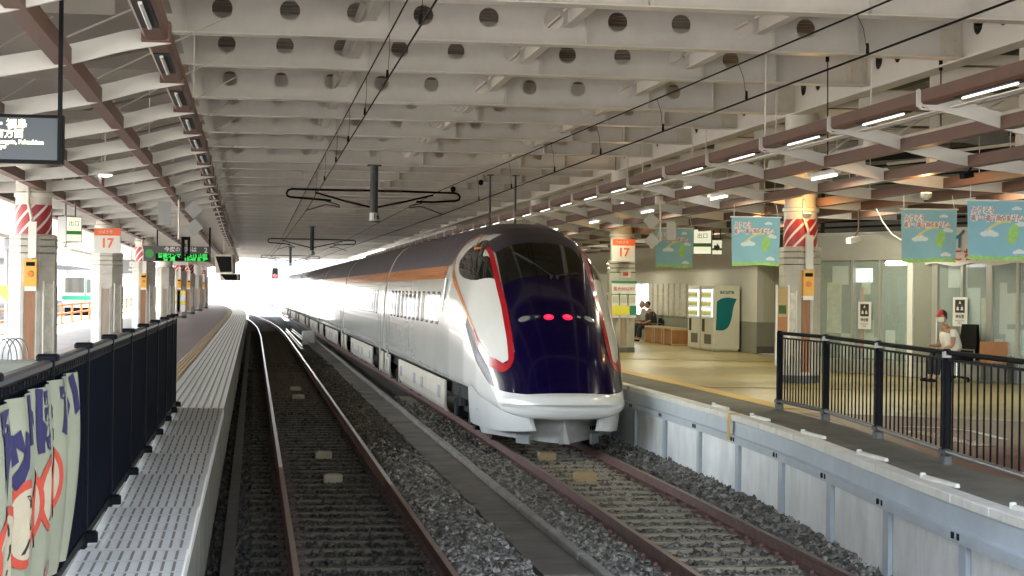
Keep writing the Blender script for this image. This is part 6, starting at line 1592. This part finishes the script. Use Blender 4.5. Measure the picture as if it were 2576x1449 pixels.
def chair(loc, rz, label, office=True):
    o = thing('chair', label, 'chair', loc, rz); m = 'chair_black'
    b = MB(); b.cbox(-.26, .24, -.25, .25, .38, .45, .03); b.build('seat', m, o, world=False)
    b = MB(); b.grid([[V((.24 + .05 * (z - .42) + .03 * math.sin(PI * (y + .26) / .52), y * (1 - .12 * max(0, (z - .85)) / .2), z)) for y in frange(-.29, .29, .0725)] for z in frange(.42, 1.12 if office else .80, .07)])
    R = [[V((.31 + .05 * (z - .42) + .03 * math.sin(PI * (y + .26) / .52), y * (1 - .12 * max(0, (z - .85)) / .2), z)) for y in frange(-.29, .29, .0725)] for z in frange(.42, 1.12 if office else .80, .07)]
    b.grid([r[::-1] for r in R]); n = len(b.v) // 2; b.build('backrest', m, o, world=False, smooth=False)
    if office:
        b = MB(); b.lathe((0, 0, 0), [(.03, .08), (.03, .38)], 10); b.build('column', 'chrome', o, world=False)
        for k in range(5):
            a = 2 * PI * k / 5; b = MB(); b.tube([(0, 0, .10), (.28 * math.cos(a), .28 * math.sin(a), .06)], .02, 6); b.lathe((.28 * math.cos(a), .28 * math.sin(a), .0), [(.015, 0), (.03, .02), (.015, .05)], 8); b.build('leg', 'chair_black', o, world=False)
        for sg in (-1, 1): b = MB(); b.tube([(.22, sg * .27, .42), (.2, sg * .29, .62), (-.1, sg * .29, .64)], .016, 6); b.build('armrest', 'galv', o, world=False)
    else:
        for dx in (-.22, .22):
            for dy in (-.22, .22): b = MB(); b.tube([(dx, dy, .38), (dx * 1.1, dy, 0)], .013, 6); b.build('leg', 'chrome', o, world=False)
        for sg in (-1, 1): b = MB(); b.tube([(.24, sg * .25, .4), (.24, sg * .25, .62), (-.2, sg * .25, .62), (-.22, sg * .25, .38)], .013, 6); b.build('armrest', 'chrome', o, world=False)
    return o
pm = at(2400, 942, y=32.2)
mx, my = pm.x, 32.2
chair((mx + .05, my, ZP), .18, 'black high-backed office chair under the man in the cap', True)
seated((mx, my, ZP), .18, 'seated man in white t-shirt, red and black cap and face mask, reading', 'shirt_white', 'trouser_dark', 'hair', cap=True, mask=True, lean=.16)
for i, (u, lab, sh_, hr) in enumerate(((1641, 'seated person in dark clothes behind the train nose, nearer of two', 'shirt_dark', 'hair'), (1627, 'seated grey-haired person in a pale grey shirt, farther of two', 'shirt_grey', 'hair_grey'))):
    yy = 58.2 + i * 1.2; q = at(u, 800, y=yy)
    chair((q.x + .03, yy, ZP), 0, ['chair under the nearer of the two seated people by the wall', 'chair under the farther of the two seated people by the wall'][i], False)
    seated((q.x, yy, ZP), 0, lab, sh_, 'trouser_dark', hr, lean=.05)

# ------------------------------------------------------------------ cloth banner on the black fence
bo = thing('cloth_banner', 'pale green wrinkled cloth banner with navy and red lettering tied to the black fence', 'banner', (-1.0, 8, ZP + .2))
yA, yB = 4.6, at(188, 925, x=-.99).y
def BW(t, s, c=0.0):                                         # t along the fence, s from hem 0 to top 1
    y = yA + (yB - yA) * t
    bow = .05 * math.sin(PI * min(1, max(0, (1 - t) * 3))) if t > .67 else 0
    fold = (.022 * math.sin(t * 46) + .014 * math.sin(t * 91 + 1.3)) * (.45 + .55 * (1 - abs(s - .6)))
    zt = FT - .085; zb0 = ZP + .22
    hem = .12 * (t - .5) + .10 * math.sin(t * 9) * .3
    yy = y - (.20 * (1 - s) * (t ** 6)) - .35 * (1 - s) ** 2 * (t ** 10)
    return V((-.985 + fold + .05 * (1 - s) * s * 2 + c, yy, zb0 - hem * .3 + (zt - zb0 + hem * .3) * s))
b = MB(); NT = 150
b.grid([[BW(k / NT, j / 16) for k in range(NT + 1)] for j in range(17)]); b.grid([[BW(k / NT, j / 16, -.004) for k in range(NT, -1, -1)] for j in range(17)])
bc = b.build('cloth', 'banner_cloth', bo, smooth=True)
def btext(body, size, t0, s0, m, width=None, bold=.0, tilt=0.0):
    q = MB(); text_mb(q, (V((0, 0, 0)), V((1, 0, 0)), V((0, 0, 1)), V((0, -1, 0))), body, size, 0, 0, 0, align='CENTER', bold=bold, width=width)
    hgt = 1.0
    b = MB().add([BW(t0 + (v[0] + tilt * v[2]) / (yB - yA), s0 + v[2] / hgt, .006) for v in q.v], q.f); b.build('lettering', m, bc)
TT = lambda y: (y - yA) / (yB - yA)
btext('ア', .40, TT(7.08), .78, 'banner_navy', None, .03); btext('ッ', .32, TT(7.52), .74, 'banner_navy', None, .025)
btext('ト', .24, TT(7.88), .86, 'banner_navy', None, .02); btext('ほ', .34, TT(8.36), .82, 'banner_navy', None, .02); btext('っ', .28, TT(8.78), .82, 'banner_navy', None, .02); btext('た', .32, TT(9.18), .84, 'banner_navy', None, .02); btext('い', .34, TT(9.66), .85, 'banner_navy', None, .02)
b = MB(); b2 = MB(); b3 = MB()
for i, (y, s, ry, rs) in enumerate(((6.55, .36, .30, .20), (7.05, .38, .30, .20), (7.60, .43, .28, .20), (8.06, .45, .22, .19), (8.42, .48, .20, .19), (8.82, .50, .22, .19))):
    ang = [2 * PI * k / 28 for k in range(28)]
    P = lambda r, c: [BW(TT(y + ry * r * math.cos(a)), s + rs * r * math.sin(a), c) for a in ang]
    b.grid([P(1.0, .006), P(.80, .006)], closed=True); b2.grid([P(.80, .0055), P(.3, .0055), P(.02, .0055)], closed=True)
    for j in range(3): b3.grid([[BW(TT(y + (-.04 + .04 * (j % 2)) + .05 * math.sin(k + j)), s + .13 - .1 * j - .03 * k, .0075), BW(TT(y + (.0 + .04 * (j % 2)) + .05 * math.sin(k + j)), s + .13 - .1 * j - .03 * k, .0075)] for k in range(3)])
b.build('red_oval', 'banner_red', bc); b2.build('oval_fill', 'banner_cream', bc); b3.build('brush_marks', 'text_black', bc)
btext('おいしい', .12, TT(8.6), .06, 'banner_pink', None, .006); btext('やまがた', .12, TT(7.9), .02, 'banner_pink', None, .006)

# ------------------------------------------------------------------ outside, seen through the open sides
def local_train(x, y):
    o = thing('local_train', 'silver local train with green stripe standing beyond the left columns', 'train', (x, y, 0))
    b = MB(); b.cbox(x - 1.4, x + 1.4, y, y + 20, 1.0, 3.6, .15); b.box(x - 1.35, x + 1.35, y + .1, y + 19.9, 3.55, 3.75); b.build('body', 'local_silver', o)
    b = MB(); b.box(x - 1.15, x + .35, y - .02, y - .005, 2.2, 3.45); b.box(x + .55, x + 1.2, y - .02, y - .005, 2.2, 3.3); b.build('windscreen', 'glass_dark', o)
    b = MB(); b.box(x - 1.42, x + 1.42, y - .012, y + 20, 1.62, 1.95); b.box(x + .42, x + .52, y - .014, y - .012, 1.2, 3.3); b.build('green_stripe', 'local_green', o)
    b = MB(); b.box(x - 1.2, x + 1.2, y + .2, y + 19, .25, .98); b.build('underframe', 'rubber', o)
    b = MB(); [b.box(x + 1.401, x + 1.42, y + 2.5 + k * 2.4, y + 4.2 + k * 2.4, 2.2, 3.1) for k in range(7)]; b.build('side_windows', 'glass_dark', o)
local_train(-13.9, 143.5)
b = MB(); b.box(-30, -9.4, 20, 230, -.6, .35); struct(b, 'yard_ground', 'ground')
b = MB(); b.box(-26, -17.5, 40, 220, -.6, ZP); struct(b, 'far_platform', 'concrete')
o = thing('far_canopy', 'grey canopy over the far platform at the left', 'canopy', (-21.5, 120, ZP))
b = MB(); b.box(-26.5, -17, 60, 215, 4.6, 4.8); b.build('roof', 'far_grey', o)
for y in range(64, 215, 12): b = MB(); b.box(-21.7, -21.4, y - .15, y + .15, ZP, 4.6); b.build('post', 'white_paint', o)
for i, (u, v0, v1, y) in enumerate(((18, 620, 905, 60), (232, 660, 825, 120), (683, 330, 0, 0))):
    if y == 0: continue
    p, q = at(u, v0, y=y), at(u, v1, y=y); b = MB(); b.tube([q, p], .09, 8); b.lathe(p, [(.22, -.1), (.22, .25), (.05, .3)], 10)
    solo(b, 'yard_lamp', 'far_grey', ['dark lamp post at the left edge outside', 'lamp post between the second and third left columns'][i], 'lamp post')
p = at(18, 735, y=59.8); b = MB(); fr = face_frame(p, 0); b.fpoly(fr, [(-.35, .22), (-.35, -.0), (0, -.33), (.35, 0), (.35, .22)], -.02, .02); solo(b, 'shield_sign', 'poster_yellow', 'yellow shield-shaped sign on the lamp post at the left edge', 'sign')
p = at(331, 671, y=88); fr = face_frame(p, 0)
o = thing('track_number_sign', 'dark square sign with a white 5 outside on the left', 'sign', tuple(p)); b = MB(); b.fbox(fr, -.42, .42, -.36, .36, -.06, 0); b.build('plate', 'far_grey', o); b = MB(); text_mb(b, fr, '5', .62, 0, 0, .01, bold=.02); b.build('numeral', 'sign_white', o); b = MB(); b.tube([p + V((0, .1, .36)), p + V((0, .1, 1.6))], .03, 6); b.build('hanger', 'far_grey', o)
p = at(160, 616, y=60); fr = face_frame(p, 0); o = thing('platform_number_sign', 'small pink-edged sign with the number 2 outside on the left', 'sign', tuple(p)); b = MB(); b.fbox(fr, -.24, .24, -.16, .16, -.05, 0); b.build('plate', 'sign_white', o); b = MB(); text_mb(b, fr, '2', .24, .06, 0, .006, bold=.01); b.build('numeral', 'far_grey', o); b = MB(); b.tube([p + V((0, .05, .16)), p + V((0, .05, 1.0))], .02, 6); b.build('hanger', 'far_grey', o)
o = thing('orange_barrier', 'low orange barrier fence along the yard beyond the left columns', 'fence', (-9.6, 90, .5))
b = MB()
for z in (.75, 1.25, 1.7): b.box(-9.63, -9.57, 40, 150, z, z + .10)
b.build('rails', 'orange_net', o)
for k in range(22): b = MB(); b.box(-9.66, -9.54, 40 + k * 5, 40.1 + k * 5, .35, 1.85); b.build('post', 'orange_net', o)
o = thing('hoop_rack', 'grey rack of steel hoops at the left edge behind the black fence', 'rack', (-3.6, 24.5, ZP))
for k in range(4):
    p = at(2 + k * 12, 905, y=24.5); b = MB(); b.tube([V((p.x + .14 * math.cos(PI * j / 10) , 24.5 + k * .1, ZP + .62 + .30 * math.sin(PI * j / 10))) for j in range(11)], .012, 6); b.build('hoop', 'far_grey', o)
b = MB(); p = at(20, 905, y=24.5); b.cbox(p.x - .5, p.x + .45, 24.3, 24.9, ZP, ZP + .62, .03); b.build('base', 'wall_grey', o)
# signal and masts beyond the roof
p = at(692, 690, y=215)
o = thing('railway_signal', 'black headed signal showing red beyond the end of the roof', 'signal', (p.x, 215, 0))
b = MB(); b.cbox(p.x - .36, p.x + .36, 214.6, 215.2, p.z - .5, p.z + .8, .12); b.build('head', 'board_black', o); b = MB(); b.tube([(p.x, 215, -.3), (p.x, 215, p.z - .55)], .10, 8); b.build('mast', 'far_grey', o)
b = MB(); b.lathe((p.x, 214.55, p.z - .2), [(.24, 0), (.2, -.1)], 14, ax='y'); b.build('red_lamp', 'signal_red', o)
for i, (u, y) in enumerate(((656, 240), (742, 205), (770, 260), (585, 230), (838, 250))):
    p = at(u, 700, y=y); b = MB(); b.tube([(p.x, y, -.3), (p.x, y, 9.5)], .14, 8); b.tube([(p.x - 2.6, y, 6.6), (p.x + 2.6, y, 6.9)], .07, 6); b.tube([(p.x, y, 8.6), (p.x + 2.6, y, 6.9)], .05, 5)
    solo(b, 'line_mast', 'far_grey', ['line mast left of the signal', 'line mast between the signal and the train', 'line mast just left of the far train roof', 'line mast at the left canopy end', 'line mast above the far end of the train'][i], 'mast', 'line masts beyond the roof')
for i, (x, y, w_, h, d, lab) in enumerate(((-16, 300, 16, 13, 12, 'pale low building beyond the tracks on the left'), (9, 330, 20, 17, 14, 'pale building in the middle of the bright far end'), (36, 300, 22, 12, 14, 'pale building behind the far train cars'), (-45, 200, 26, 14, 20, 'pale building beyond the yard on the left'), (-48, 110, 22, 11, 26, 'pale long building left of the yard'))):
    o = thing('far_building', lab, 'building', (x, y, -.5), group='pale buildings outside')
    b = MB(); b.cbox(x - w_ / 2, x + w_ / 2, y, y + d, -.5, h, .2); b.build('wall', 'far_wall', o)
    b = MB()
    for a in range(int(w_ / 3)):
        for c in range(int(h / 3.4)): b.box(x - w_ / 2 + 1 + a * 3, x - w_ / 2 + 2.4 + a * 3, y - .05, y, 1.2 + c * 3.3, 2.8 + c * 3.3)
    b.build('windows', 'far_grey', o)
    b = MB(); b.box(x - w_ / 2 - .3, x + w_ / 2 + .3, y - .3, y + d + .3, h, h + .5); b.build('roof', 'far_grey', o)
